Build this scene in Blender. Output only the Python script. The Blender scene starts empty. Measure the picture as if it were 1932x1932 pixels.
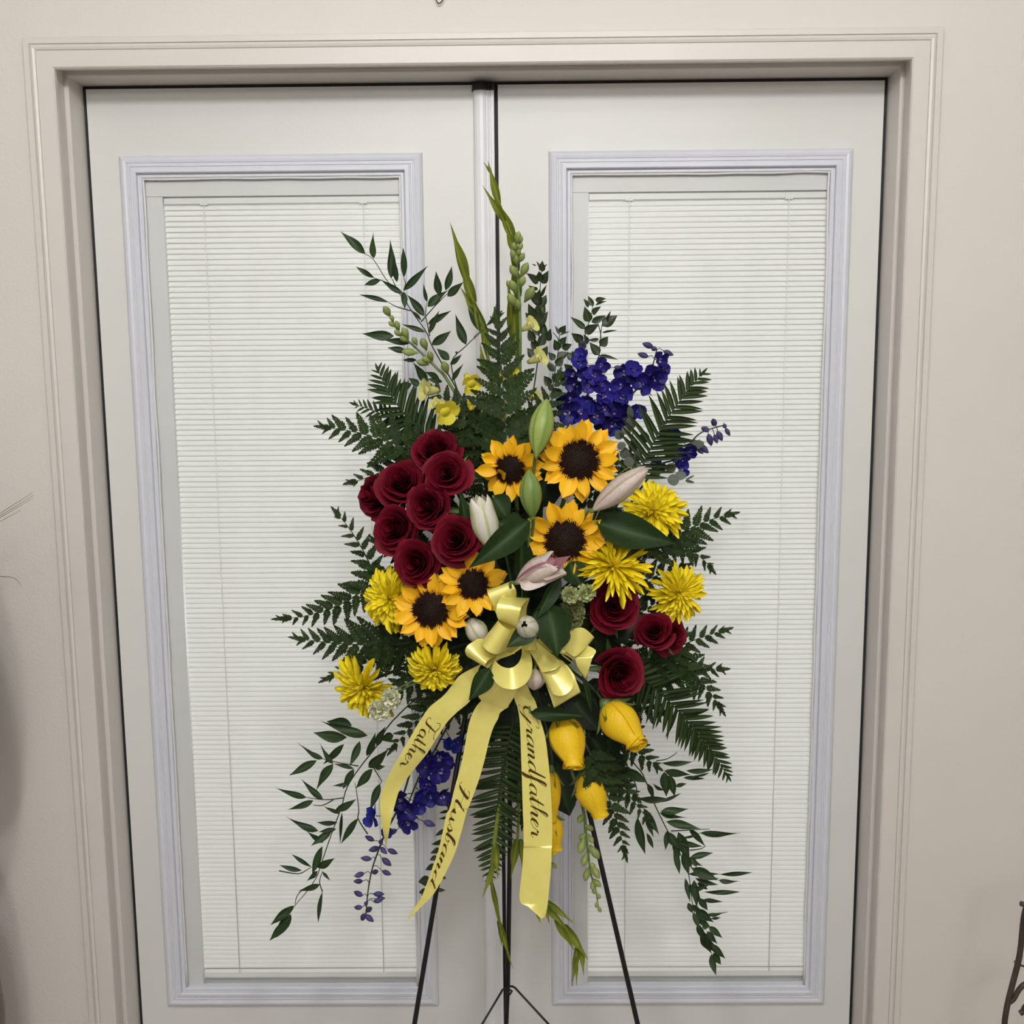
import bpy, math, random
from mathutils import Vector, Matrix, noise

SC = bpy.context.scene
COL = SC.collection
PI = math.pi

# ---------------------------------------------------------------- camera
CAM = Vector((.0646, -2.0353, 1.4834))
YAW, PITCH, ROLL, FPX = -.0090, .1335, -.0087, 1932.0
cy_, sy_, cp_, sp_ = math.cos(YAW), math.sin(YAW), math.cos(PITCH), math.sin(PITCH)
FW = Vector((sy_ * cp_, cy_ * cp_, -sp_))
_r = Vector((cy_, -sy_, 0)); _u = _r.cross(FW)
RT = _r * math.cos(ROLL) + _u * math.sin(ROLL)
UP = _u * math.cos(ROLL) - _r * math.sin(ROLL)
BK = -FW
cam = bpy.data.cameras.new('camera'); camo = bpy.data.objects.new('camera', cam); COL.objects.link(camo)
cam.sensor_fit = 'HORIZONTAL'; cam.sensor_width = 36.0; cam.lens = 36.0
cam.clip_start = .02; cam.clip_end = 60
camo.matrix_world = Matrix(((RT.x, UP.x, BK.x, CAM.x), (RT.y, UP.y, BK.y, CAM.y), (RT.z, UP.z, BK.z, CAM.z), (0, 0, 0, 1)))
SC.camera = camo

# ---------------------------------------------------------------- light and exposure
SC.view_settings.view_transform = 'Standard'; SC.view_settings.look = 'None'
SC.view_settings.exposure = 0.0; SC.view_settings.gamma = 1.0; SC.view_settings.use_curve_mapping = False
wd = bpy.data.worlds.new('world'); SC.world = wd; wd.use_nodes = True
wd.node_tree.nodes['Background'].inputs[0].default_value = (.75, .82, 1, 1)
wd.node_tree.nodes['Background'].inputs[1].default_value = .05


def lamp(name, kind, loc, power, col, size=.3, target=None, **kw):
    l = bpy.data.lights.new(name, kind); l.energy = power; l.color = col
    if kind == 'AREA':
        l.shape = 'RECTANGLE'; l.size = size; l.size_y = kw.get('size_y', size)
    else:
        l.shadow_soft_size = size
    o = bpy.data.objects.new(name, l); COL.objects.link(o); o.location = loc
    if target is not None:
        o.rotation_euler = (Vector(target) - Vector(loc)).to_track_quat('-Z', 'Y').to_euler()
    return o


lamp('globe_and_fill_lamp', 'POINT', (-.30, -2.30, 2.62), 45, (1, .985, .965), .12)
lamp('globe_and_fill_lamp', 'POINT', (.50, -2.30, 2.62), 47, (1, .985, .965), .12)
lamp('globe_and_fill_lamp', 'POINT', (.0, -4.6, 2.55), 88, (1, .98, .955), .20)  # added fill far back in the room, lifts the lower part of the doors
lamp('next_room_and_fill_lamp', 'POINT', (0, 2.1, 2.55), 34, (1, .99, .97), .2)
lamp('next_room_and_fill_lamp', 'POINT', (0, 1.9, .55), 40, (1, .98, .95), .2)  # added low fill behind the doors, brightens the lower slats


# ---------------------------------------------------------------- helpers
def W(px, py, Y):
    d = FW + RT * ((px - 966) / FPX) - UP * ((py - 966) / FPX)
    return CAM + d * ((Y - CAM.y) / d.y)


def S(px, py, Y):
    return FPX / ((W(px, py, Y) - CAM).dot(FW))


def Ym(px, py):
    r2 = ((px - 985) / 390) ** 2 + ((py - 1150) / 480) ** 2
    return -.33 - .15 * max(0, 1 - r2)


def nrand(rng, a):
    return rng.uniform(-a, a)


def lerp(a, b, t):
    return a + (b - a) * t


def mesh(name, vs, fs, mat=None, smooth=True, attr=None):
    m = bpy.data.meshes.new(name)
    m.from_pydata([tuple(v) for v in vs], [], fs)
    if smooth:
        m.polygons.foreach_set('use_smooth', [True] * len(m.polygons))
    if mat:
        m.materials.append(mat)
    if attr:
        a = m.attributes.new('mid', 'FLOAT', 'POINT')
        a.data.foreach_set('value', attr)
    m.update()
    return m


def add(name, me, parent=None, M=None, **props):
    o = bpy.data.objects.new(name, me); COL.objects.link(o)
    if parent is not None:
        o.parent = parent
    if M is not None:
        o.matrix_basis = M
    for k, v in props.items():
        o[k] = v
    return o


def thing(name, label, cat, group=None, M=None):
    o = bpy.data.objects.new(name, None); COL.objects.link(o)
    o.empty_display_size = .03
    if M is not None:
        o.matrix_basis = M
    o['label'] = label; o['category'] = cat
    if group:
        o['group'] = group
    return o


def frame(o, z, xh=None):
    z = z.normalized()
    xh = RT if xh is None else xh
    x = (xh - z * xh.dot(z)).normalized(); y = z.cross(x)
    return Matrix(((x.x, y.x, z.x, o.x), (x.y, y.y, z.y, o.y), (x.z, y.z, z.z, o.z), (0, 0, 0, 1)))


def leafM(b, t, w, n=None, zs=None):
    """unit leaf (length on +Y, width on X, face on +Z) from b to t"""
    y = t - b; L = y.length; y = y / L
    n = BK if n is None else n
    z = (n - y * n.dot(y)).normalized(); x = y.cross(z)
    zs = L if zs is None else zs
    return Matrix(((x.x * w, y.x * L, z.x * zs, b.x), (x.y * w, y.y * L, z.y * zs, b.y), (x.z * w, y.z * L, z.z * zs, b.z), (0, 0, 0, 1)))


def spline(P, n):
    """Catmull-Rom through points (tuples of any size), n samples per span"""
    P = [tuple(p) for p in P]
    out = []
    for i in range(len(P) - 1):
        p0 = P[max(i - 1, 0)]; p1 = P[i]; p2 = P[i + 1]; p3 = P[min(i + 2, len(P) - 1)]
        for k in range(n):
            t = k / n
            out.append(tuple(.5 * (2 * b + (c - a) * t + (2 * a - 5 * b + 4 * c - d) * t * t + (3 * b - a - 3 * c + d) * t ** 3)
                             for a, b, c, d in zip(p0, p1, p2, p3)))
    out.append(P[-1])
    return out


def tube(pts, rad, sides=6, vs=None, fs=None, cap=True):
    """append a tube along world points; rad a number or a list"""
    vs = [] if vs is None else vs; fs = [] if fs is None else fs
    pts = [Vector(p) for p in pts]; n = len(pts)
    t0 = (pts[1] - pts[0]).normalized()
    up = Vector((0, 0, 1)) if abs(t0.z) < .9 else Vector((1, 0, 0))
    x = t0.cross(up).normalized()
    base = len(vs)
    for i, p in enumerate(pts):
        t = (pts[min(i + 1, n - 1)] - pts[max(i - 1, 0)]).normalized()
        x = (x - t * x.dot(t)).normalized(); y = t.cross(x)
        r = rad[i] if isinstance(rad, (list, tuple)) else rad
        for k in range(sides):
            a = 2 * PI * k / sides
            vs.append(p + x * (r * math.cos(a)) + y * (r * math.sin(a)))
    for i in range(n - 1):
        for k in range(sides):
            a = base + i * sides + k; b = base + i * sides + (k + 1) % sides
            fs.append((a, b, b + sides, a + sides))
    if cap:
        fs.append(tuple(base + k for k in range(sides))[::-1])
        fs.append(tuple(base + (n - 1) * sides + k for k in range(sides)))
    return vs, fs


def box(vs, fs, x0, x1, y0, y1, z0, z1):
    b = len(vs)
    vs += [(x0, y0, z0), (x1, y0, z0), (x1, y1, z0), (x0, y1, z0), (x0, y0, z1), (x1, y0, z1), (x1, y1, z1), (x0, y1, z1)]
    fs += [(b, b + 3, b + 2, b + 1), (b + 4, b + 5, b + 6, b + 7), (b, b + 1, b + 5, b + 4), (b + 1, b + 2, b + 6, b + 5), (b + 2, b + 3, b + 7, b + 6), (b + 3, b, b + 4, b + 7)]


# ---------------------------------------------------------------- materials
def mat(name, c1, c2=None, scale=20, rough=.5, metal=0, bump=0, bscale=None, spec=.5, trans=0, coord='Object', rnd=0, grad=None, mid=None, sheen=0, detail=3):
    """noise mix of two colours; rnd: value change from object to object; grad=(colour, from, to) along the piece; mid=(colour, power) towards the middle rib"""
    m = bpy.data.materials.new(name); m.use_nodes = True
    nt = m.node_tree; N = nt.nodes; Lk = nt.links
    bs = N['Principled BSDF']
    bs.inputs['Roughness'].default_value = rough; bs.inputs['Metallic'].default_value = metal
    bs.inputs['Specular IOR Level'].default_value = spec
    if sheen:
        bs.inputs['Sheen Weight'].default_value = sheen
    tc = N.new('ShaderNodeTexCoord')
    c2 = c1 if c2 is None else c2
    nz = N.new('ShaderNodeTexNoise'); nz.inputs['Scale'].default_value = scale; nz.inputs['Detail'].default_value = detail
    Lk.new(tc.outputs[coord], nz.inputs['Vector'])
    rp = N.new('ShaderNodeValToRGB')
    rp.color_ramp.elements[0].position = .3; rp.color_ramp.elements[1].position = .7
    rp.color_ramp.elements[0].color = (*c1, 1); rp.color_ramp.elements[1].color = (*c2, 1)
    Lk.new(nz.outputs['Fac'], rp.inputs[0])
    col = rp.outputs[0]

    def mix(a, colour, fac):
        mx = N.new('ShaderNodeMix'); mx.data_type = 'RGBA'
        Lk.new(fac, mx.inputs['Factor']); Lk.new(a, mx.inputs['A']); mx.inputs['B'].default_value = (*colour, 1)
        return mx.outputs['Result']
    if grad:
        sp = N.new('ShaderNodeSeparateXYZ'); Lk.new(tc.outputs['Generated'], sp.inputs[0])
        mr = N.new('ShaderNodeMapRange'); mr.inputs['From Min'].default_value = grad[1]; mr.inputs['From Max'].default_value = grad[2]
        mr.inputs['To Min'].default_value = 1; mr.inputs['To Max'].default_value = 0
        Lk.new(sp.outputs[grad[3] if len(grad) > 3 else 'Y'], mr.inputs['Value']); col = mix(col, grad[0], mr.outputs[0])
    if mid:
        at = N.new('ShaderNodeAttribute'); at.attribute_name = 'mid'
        pw = N.new('ShaderNodeMath'); pw.operation = 'POWER'; pw.inputs[1].default_value = mid[1]
        Lk.new(at.outputs['Fac'], pw.inputs[0]); col = mix(col, mid[0], pw.outputs[0])
    if rnd:
        oi = N.new('ShaderNodeObjectInfo')
        mr = N.new('ShaderNodeMapRange'); mr.inputs['To Min'].default_value = 1 - rnd; mr.inputs['To Max'].default_value = 1 + rnd
        Lk.new(oi.outputs['Random'], mr.inputs['Value'])
        hs = N.new('ShaderNodeHueSaturation'); Lk.new(col, hs.inputs['Color']); Lk.new(mr.outputs[0], hs.inputs['Value'])
        col = hs.outputs[0]
    Lk.new(col, bs.inputs['Base Color'])
    if bump:
        bn = N.new('ShaderNodeTexNoise'); bn.inputs['Scale'].default_value = bscale or scale; bn.inputs['Detail'].default_value = 3
        Lk.new(tc.outputs[coord], bn.inputs['Vector'])
        bp = N.new('ShaderNodeBump'); bp.inputs['Strength'].default_value = bump; bp.inputs['Distance'].default_value = .002
        Lk.new(bn.outputs['Fac'], bp.inputs['Height']); Lk.new(bp.outputs[0], bs.inputs['Normal'])
    if trans:
        tr = N.new('ShaderNodeBsdfTranslucent'); Lk.new(col, tr.inputs['Color'])
        ms = N.new('ShaderNodeMixShader'); ms.inputs[0].default_value = trans
        Lk.new(bs.outputs[0], ms.inputs[1]); Lk.new(tr.outputs[0], ms.inputs[2])
        Lk.new(ms.outputs[0], N['Material Output'].inputs['Surface'])
    return m


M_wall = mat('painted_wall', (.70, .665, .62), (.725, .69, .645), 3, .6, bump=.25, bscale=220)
M_trim = mat('trim_paint', (.675, .645, .605), (.70, .67, .63), 5, .4, bump=.12, bscale=120)
M_door = mat('door_paint', (.70, .705, .68), (.73, .73, .71), 4, .42, bump=.1, bscale=150)
M_lite = mat('lite_frame_plastic', (.68, .70, .76), (.71, .73, .79), 9, .42, bump=.1, bscale=90)
M_spacer = mat('spacer_white', (.68, .69, .70), (.71, .72, .73), 6, .5)
M_astr = mat('astragal_white', (.78, .78, .80), (.82, .82, .84), 9, .38)
M_black = mat('black_rubber', (.006, .006, .008), (.012, .012, .014), 40, .6)
M_caulk = mat('caulk', (.74, .74, .73), (.78, .78, .77), 30, .5)
M_slat = mat('slat_vinyl', (.87, .885, .87), (.90, .915, .90), 15, .35, trans=.14)
M_cord = mat('ladder_cord', (.93, .93, .90), (.95, .95, .93), 100, .7)
M_floor = mat('floor_brown', (.36, .31, .27), (.42, .37, .33), 6, .4)
M_ceil = mat('ceiling_white', (.66, .655, .64), (.70, .695, .68), 4, .8)
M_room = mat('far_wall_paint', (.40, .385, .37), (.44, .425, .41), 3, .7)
M_white = mat('next_room_white', (.80, .80, .78), (.83, .83, .81), 3, .7)
M_dark = mat('arch_recess', (.10, .10, .10), (.13, .13, .13), 3, .7)
M_iron = mat('black_iron', (.004, .004, .006), (.010, .010, .013), 60, .45, spec=.35)
M_rust = mat('brown_iron', (.035, .026, .02), (.06, .045, .034), 40, .5)
M_wire = mat('dark_wire', (.03, .012, .014), (.05, .02, .02), 40, .5)

M_rose = mat('red_rose_petal', (.082, .0015, .0075), (.112, .0025, .011), 30, .6, spec=.18, trans=.08, rnd=.15, mid=((.19, .006, .021), 2.0))
M_yrose = mat('yellow_rose_petal', (.80, .50, .010), (.90, .60, .020), 25, .5, spec=.3, trans=.08)
M_sun = mat('sunflower_petal', (.88, .47, .010), (.95, .54, .016), 40, .5, spec=.3, trans=.10, grad=((.80, .34, .004), .0, .4), rnd=.08)
M_disc = mat('sunflower_disc_brown', (.013, .005, .003), (.036, .014, .007), 300, .7, spec=.2)
M_disc2 = mat('sunflower_centre', (.010, .010, .006), (.018, .017, .010), 300, .7, spec=.2)
M_mum = mat('chrysanthemum_petal', (.92, .75, .014), (.96, .82, .04), 40, .5, spec=.3, trans=.10, grad=((.88, .64, .010), .0, .3), rnd=.08)
M_lgreen = mat('green_lily_bud', (.28, .37, .075), (.40, .48, .14), 30, .42, trans=.1, mid=((.17, .27, .045), 3.0))
M_lgreen2 = mat('dark_green_lily_bud', (.19, .27, .055), (.27, .35, .09), 30, .42, trans=.1, mid=((.10, .19, .03), 3.0))
M_lwhite = mat('white_lily_petal', (.66, .60, .53), (.75, .70, .63), 40, .42, trans=.1, mid=((.42, .50, .20), 4.0))
M_lpink = mat('pink_lily_petal', (.50, .38, .36), (.66, .56, .51), 22, .42, trans=.1, mid=((.34, .30, .16), 5.0))
M_lin = mat('lily_petal_inside', (.27, .10, .13), (.36, .16, .18), 50, .5, trans=.2)
M_lleaf = mat('lily_leaf', (.012, .030, .006), (.020, .043, .010), 12, .5, spec=.22, trans=.08, mid=((.05, .095, .035), 8.0))
M_ruscus = mat('ruscus_leaf', (.017, .037, .011), (.027, .053, .016), 14, .48, spec=.25, rnd=.25, trans=.06, mid=((.05, .085, .04), 8.0))
M_stem = mat('dark_stem', (.018, .028, .012), (.03, .045, .018), 30, .5)
M_gstem = mat('green_stem', (.10, .17, .04), (.14, .22, .06), 30, .45)
M_fern = mat('leatherleaf_fern', (.017, .033, .008), (.028, .050, .013), 25, .6, spec=.15, rnd=.25, trans=.08)
M_sword = mat('sword_fern', (.018, .035, .009), (.029, .050, .013), 20, .58, spec=.18, rnd=.2, trans=.08, mid=((.055, .09, .035), 6.0))
M_myrtle = mat('myrtle_leaf', (.016, .030, .009), (.03, .048, .015), 20, .42, spec=.35, rnd=.25, mid=((.05, .08, .03), 8.0))
M_euc = mat('eucalyptus_leaf', (.055, .072, .050), (.085, .10, .075), 15, .5, rnd=.2)
M_salal_shade = mat('shade_salal_leaf', (.007, .016, .006), (.012, .025, .010), 14, .45, spec=.3, rnd=.25, mid=((.04, .07, .03), 8.0))  # leaf green darkened to stand in for deep shade between the flowers
M_glad = mat('gladiolus_bract', (.23, .27, .028), (.31, .34, .05), 16, .42, trans=.18, grad=((.15, .22, .03), .0, .5), rnd=.12)
M_snap = mat('snapdragon_bud', (.22, .29, .07), (.31, .38, .11), 30, .45, trans=.12, rnd=.15)
M_snapy = mat('snapdragon_yellow', (.86, .75, .03), (.90, .80, .09), 30, .5, trans=.25)
M_snapp = mat('snapdragon_pale', (.66, .66, .20), (.72, .70, .28), 30, .5, trans=.25)
M_delph = mat('delphinium_petal', (.008, .0055, .115), (.034, .027, .27), 110, .5, spec=.3, trans=.15, rnd=.45)
M_delphb = mat('delphinium_bright', (.010, .015, .20), (.02, .03, .30), 50, .5, spec=.3, trans=.15)
M_delphp = mat('delphinium_bud', (.030, .024, .095), (.085, .075, .20), 140, .5, spec=.3, rnd=.25)
M_bee = mat('delphinium_centre', (.24, .20, .42), (.32, .28, .50), 60, .6)
M_carng = mat('green_carnation', (.50, .58, .22), (.64, .70, .36), 60, .6, trans=.10)
M_carno = mat('olive_carnation', (.25, .27, .10), (.36, .37, .16), 60, .6, trans=.15)
M_carnw = mat('cream_carnation', (.84, .85, .60), (.90, .91, .70), 60, .6, trans=.10)
M_calyx = mat('green_calyx', (.09, .15, .04), (.13, .20, .06), 30, .45)
M_satin = mat('yellow_satin', (.84, .75, .185), (.88, .80, .23), 60, .27, metal=.18, spec=.8, bump=.04, bscale=900, trans=.04)
M_ink = mat('gold_foil_print', (.085, .05, .012), (.13, .08, .02), 90, .32, metal=.75)
M_foam = mat('wet_floral_foam', (.010, .022, .010), (.018, .034, .015), 30, .9)
M_straw = mat('dry_grass', (.13, .10, .055), (.20, .16, .09), 30, .6)
M_vase = mat('brown_vase', (.10, .07, .05), (.14, .10, .07), 12, .35)


def glass_mat():
    m = bpy.data.materials.new('pane_glass'); m.use_nodes = True
    nt = m.node_tree; N = nt.nodes; N.remove(N['Principled BSDF'])
    g = N.new('ShaderNodeBsdfGlossy'); g.inputs['Roughness'].default_value = .0
    t = N.new('ShaderNodeBsdfTransparent'); t.inputs['Color'].default_value = (.995, 1, .997, 1)
    f = N.new('ShaderNodeFresnel'); f.inputs['IOR'].default_value = 1.52
    x = N.new('ShaderNodeMixShader')
    ge = N.new('ShaderNodeNewGeometry'); mu = N.new('ShaderNodeMath'); mu.operation = 'MULTIPLY'; sb = N.new('ShaderNodeMath'); sb.operation = 'SUBTRACT'; sb.inputs[0].default_value = 1
    nt.links.new(ge.outputs['Backfacing'], sb.inputs[1]); nt.links.new(f.outputs[0], mu.inputs[0]); nt.links.new(sb.outputs[0], mu.inputs[1])   # only the outer faces mirror
    nt.links.new(mu.outputs[0], x.inputs[0]); nt.links.new(t.outputs[0], x.inputs[1]); nt.links.new(g.outputs[0], x.inputs[2])
    nt.links.new(x.outputs[0], N['Material Output'].inputs['Surface'])
    return m


M_glass = glass_mat()

# ================================================================ setting
YW = -.103          # face of the wall
YC = -.118          # face of the casing
OX, OZ = .771, 2.036  # opening in the jamb


def struct(name, vs, fs, m, parent=None, smooth=False):
    o = add(name, mesh(name, vs, fs, m, smooth), parent)
    if parent is None:
        o['kind'] = 'structure'
    return o


XR, YB, ZC = 3.2, -5.6, 3.0
vs, fs = [], []
box(vs, fs, -XR, -OX - .02, YW, YW + .12, 0, ZC); box(vs, fs, OX + .02, XR, YW, YW + .12, 0, ZC); box(vs, fs, -OX - .02, OX + .02, YW, YW + .12, OZ + .02, ZC)
struct('wall_back', vs, fs, M_wall)
vs, fs = [], []
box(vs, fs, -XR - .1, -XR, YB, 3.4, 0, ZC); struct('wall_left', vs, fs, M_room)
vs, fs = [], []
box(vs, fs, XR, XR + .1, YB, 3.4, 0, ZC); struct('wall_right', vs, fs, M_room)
vs, fs = [], []
box(vs, fs, -XR, XR, 3.3, 3.4, 0, ZC); struct('wall_rear', vs, fs, M_white)
vs, fs = [], []
box(vs, fs, -XR - .1, XR + .1, YB - .1, 3.4, -.05, 0); struct('floor', vs, fs, M_floor)
vs, fs = [], []
box(vs, fs, -XR - .1, XR + .1, YB - .1, 3.4, ZC, ZC + .05); struct('ceiling', vs, fs, M_ceil)
# wall behind the photographer, with two arched openings whose dark jambs show as reflections in the glass
vs, fs = [], []
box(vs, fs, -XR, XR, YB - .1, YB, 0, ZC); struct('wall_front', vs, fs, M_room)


def arch_window(n, x, w, h):
    r = w / 2
    out = [(x - r, 0.25)] + [(x - r * math.cos(a), h - r + r * math.sin(a)) for a in [PI * k / 16 for k in range(17)]] + [(x + r, .25)]
    vs, fs = [], []
    t = .075
    inn = [(x + (p[0] - x) * (1 - t / r), (p[1] - (h - r)) * (1 - t / r) + h - r if p[1] > .26 else p[1]) for p in out]
    for P in (out, inn):
        vs += [(p[0], YB, p[1]) for p in P] + [(p[0], YB + .05, p[1]) for p in P]
    k = len(out)
    for i in range(k - 1):
        fs += [(i + k, i + k + 1, i + 3 * k + 1, i + 3 * k), (i, i + 1, i + k + 1, i + k), (i + 2 * k, i + 3 * k, i + 3 * k + 1, i + 2 * k + 1)]
    o = struct('window_%d' % n, vs, fs, M_dark)


for i, x in enumerate((-1.55, -.72, 1.15, 2.05)):
    arch_window(i + 3, x, .72, 2.45)


# ---- casing and jamb: a profile swept round three sides with mitred corners
def swept(prof, x0, x1, z0, z1, side):
    """prof: (offset from the outer edge inwards, Y); the frame piece of one side"""
    vs, fs = [], []
    for o, y in prof:
        if side == 'L': vs += [(x0 + o, y, z0 if z0 == 0 else z0 + o), (x0 + o, y, z1 - o)]
        if side == 'R': vs += [(x1 - o, y, z0 if z0 == 0 else z0 + o), (x1 - o, y, z1 - o)]
        if side == 'T': vs += [(x0 + o, y, z1 - o), (x1 - o, y, z1 - o)]
        if side == 'B': vs += [(x0 + o, y, z0 + o), (x1 - o, y, z0 + o)]
    for i in range(len(prof) - 1):
        q = (2 * i, 2 * i + 1, 2 * i + 3, 2 * i + 2)
        fs.append(q)
    return vs, fs


cas = [(0, YW), (0, YC + .004), (.002, YC), (.0118, YC), (.0128, YC + .003), (.0138, YC + .0005), (.018, YC - .001), (.0222, YC + .0005), (.0232, YC + .003), (.0242, YC), (.052, YC), (.0545, YC + .003), (.0545, YC + .012), (.048, YC + .012)]
jam = [(.045, YC + .008), (.0493, YC + .010), (.0493, -.0585), (.0496, -.057), (.0568, -.057), (.0580, -.0555), (.0598, -.001), (.0598, .05), (.03, .05)]
cx = .8215
n = 1
for s, nm in (('L', 'left'), ('T', 'head'), ('R', 'right')):
    vs, fs = swept(cas, -cx, cx, 0, 2.0885, s); struct('trim_%d' % n, vs, fs, M_trim); n += 1
for s in 'LTR':
    vs, fs = swept(jam, -cx - .0045, cx + .0045, 0, 2.0885 + .007, s); struct('trim_%d' % n, vs, fs, M_trim); n += 1
# black strips put into the door gaps to stand for their shade
vs, fs = [], []
box(vs, fs, -.7658, -.7600, .004, .06, 0, 2.0355); box(vs, fs, .7600, .7658, .004, .06, 0, 2.0355); box(vs, fs, -.7600, .7600, .004, .06, 2.0297, 2.0355)
box(vs, fs, .0172, .0255, .012, .04, .01, 2.0285)
struct('trim_%d' % n, vs, fs, M_black)

# ---- the two doors
ZT, ZB = 1.9064, .1458
litep = [(0, .001), (.0015, -.006), (.006, -.0105), (.011, -.0125), (.0155, -.0115), (.0165, -.0095), (.0178, -.0095), (.0195, -.0115), (.0222, -.0118), (.0235, -.0095), (.0248, -.0095),
         (.0262, -.0125), (.0330, -.0135), (.0345, -.0120), (.0350, -.0035), (.0362, -.0030), (.0375, -.0052), (.0415, -.0056), (.0428, -.004), (.0430, .012)]
random.seed(4)


def make_door(i, x0, x1, a, b, band):
    d = bpy.data.objects.new('door_%d' % i, None); COL.objects.link(d); d['kind'] = 'structure'
    z1 = 2.0290
    vs, fs = [], []
    T = .044
    box(vs, fs, x0, a + .02, 0, T, .008, z1); box(vs, fs, b - .02, x1, 0, T, .008, z1)
    box(vs, fs, a + .02, b - .02, 0, T, ZT - .02, z1); box(vs, fs, a + .02, b - .02, 0, T, .008, ZB + .02)
    add('door_slab', mesh('door_slab', vs, fs, M_door, False), d)
    for s in 'LTRB':
        vs, fs = swept(litep, a, b, ZB, ZT, s); add('lite_frame', mesh('lite_frame', vs, fs, M_lite, False), d)
    ia, ib, it, ibm = a + .043, b - .043, ZT - .043, ZB + .043
    # uneven bead of sealant along the inner edge
    for side in range(3):
        P = []
        L = (it - ibm) if side else (ib - ia)
        for k in range(40):
            t = k / 39
            j = .0018 + .0022 * noise.noise(Vector((t * (14 if side else 5), side * 7.1 + i * 3, 0)))
            if side == 0: P.append(((ia + L * t), -.002, it - j))
            if side == 1: P.append((ia + j, -.002, ibm + L * t))
            if side == 2: P.append((ib - j, -.002, ibm + L * t))
        vs, fs = tube(P, .0022, 5); add('sealant_bead', mesh('sealant_bead', vs, fs, M_caulk), d)
    vs, fs = [], []
    box(vs, fs, ia - .01, ib + .01, .0, .003, ibm - .01, it + .01)
    add('glass_pane', mesh('glass_pane', vs, fs, M_glass, False), d)
    # spacer bands of the glazed unit: across the top and down the left
    vs, fs = [], []
    box(vs, fs, ia - .01, ib + .01, .005, .03, it - .033, it + .01)
    add('spacer_band', mesh('spacer_band', vs, fs, M_spacer, False), d)
    vs, fs = [], []
    box(vs, fs, ia - .01, ia + .0345, .0055, .03, ibm - .01, it - .0335)
    add('spacer_band', mesh('spacer_band', vs, fs, M_spacer, False), d)
    vs, fs = [], []
    box(vs, fs, ia + .0345, ib + .01, .024, .034, ibm - .012, ibm + .006)
    add('glazing_sill', mesh('glazing_sill', vs, fs, M_spacer, False), d)
    return d, ia, ib, it, ibm


def make_blind(lab, ia, ib, it, ibm):
    x0, x1 = ia + .036, ib + .004
    zt, zb = it - .036, ibm + .016
    Y = .0135
    t = thing('window_blind', lab, 'blind', 'mini blinds inside the door glass', Matrix.Translation((0, 0, 0)))
    vs, fs = [], []
    box(vs, fs, x0, x1, Y - .005, Y + .009, zt - .0105, zt); add('headrail', mesh('headrail', vs, fs, M_slat, False), t)
    vs, fs = [], []
    box(vs, fs, x0, x1, Y - .006, Y + .007, zb, zb + .0115); add('bottom_rail', mesh('bottom_rail', vs, fs, M_slat, False), t)
    # one slat: curved strip, tilted almost shut, upper edge towards the far room
    w = .0121; tilt = math.radians(57)
    vs, fs = [], []
    for k in range(5):
        u = (k / 4 - .5)
        cr = .0013 * (1 - (2 * u) ** 2)
        yy = u * w * math.cos(tilt) - cr * math.sin(tilt)
        zz = u * w * math.sin(tilt) + cr * math.cos(tilt)
        vs += [(x0, yy, zz), (x1, yy, zz)]
    for k in range(4):
        fs.append((2 * k, 2 * k + 1, 2 * k + 3, 2 * k + 2))
    sm = mesh('slat', vs, fs, M_slat)
    z = zt - .0165; k = 0
    rng = random.Random(7)
    while z > zb + .015:
        add('slat', sm, t, Matrix.Translation((0, Y, z)) @ Matrix.Rotation(nrand(rng, .035), 4, 'X') @ Matrix.Rotation(nrand(rng, .0006), 4, 'Y'))
        z -= .01040
    for xs in (x0 + .0775, x1 - .079):
        for nm, yo in (('ladder_cord', -.0073), ('ladder_cord', .0066)):
            vs, fs = tube([(xs + (.004 if yo > 0 else 0), Y + yo, zt - .008), (xs + (.004 if yo > 0 else 0), Y + yo, zb + .01)], .00085, 5)
            add(nm, mesh(nm, vs, fs, M_cord), t)
        vs, fs = [], []
        box(vs, fs, xs - .0075, xs + .0075, Y - .0068, Y - .0045, zt - .013, zt - .001)
        add('cord_clip', mesh('cord_clip', vs, fs, M_slat, False), t)
    return t


d1, *r1 = make_door(1, -.7592, .0165, -.7029, -.1191, 1)
make_blind('white mini blind in the left door, behind the red roses', *r1)
d2, *r2 = make_door(2, .0262, .7592, .1217, .7041, 1)
make_blind('white mini blind in the right door, behind the blue delphiniums', *r2)
# astragal moulding on the meeting edge of the left door
ap = [(-.0205, 0), (-.0205, -.006), (-.0185, -.0105), (-.014, -.0135), (-.008, -.0148), (-.002, -.0145), (.0035, -.012), (.0045, -.0095), (.006, -.0095), (.0075, -.0115), (.0095, -.0110), (.0105, -.0085), (.012, -.0085), (.0135, -.0115), (.0178, -.0118), (.0192, -.010), (.0192, 0)]
vs = [(x, y, .01) for x, y in ap] + [(x, y, 2.0165) for x, y in ap]; k = len(ap)
fs = [(i, i + 1, i + 1 + k, i + k) for i in range(k - 1)] + [tuple(range(k, 2 * k))]
add('astragal', mesh('astragal', vs, fs, M_astr, False), d1)
vs = [(x * 1.12, y * 1.5 - (0 if y == 0 else .001), 2.0168) for x, y in ap] + [(x * 1.05, y * 1.35, 2.0285) for x, y in ap]
fs = [(i, i + 1, i + 1 + k, i + k) for i in range(k - 1)] + [tuple(range(k, 2 * k)), tuple(range(k))[::-1]]
add('rubber_cap', mesh('rubber_cap', vs, fs, M_black, False), d1)

# ================================================================ building blocks of the spray
FOAM = W(985, 1185, -.335)     # middle of the foam block that holds every stem


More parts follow.
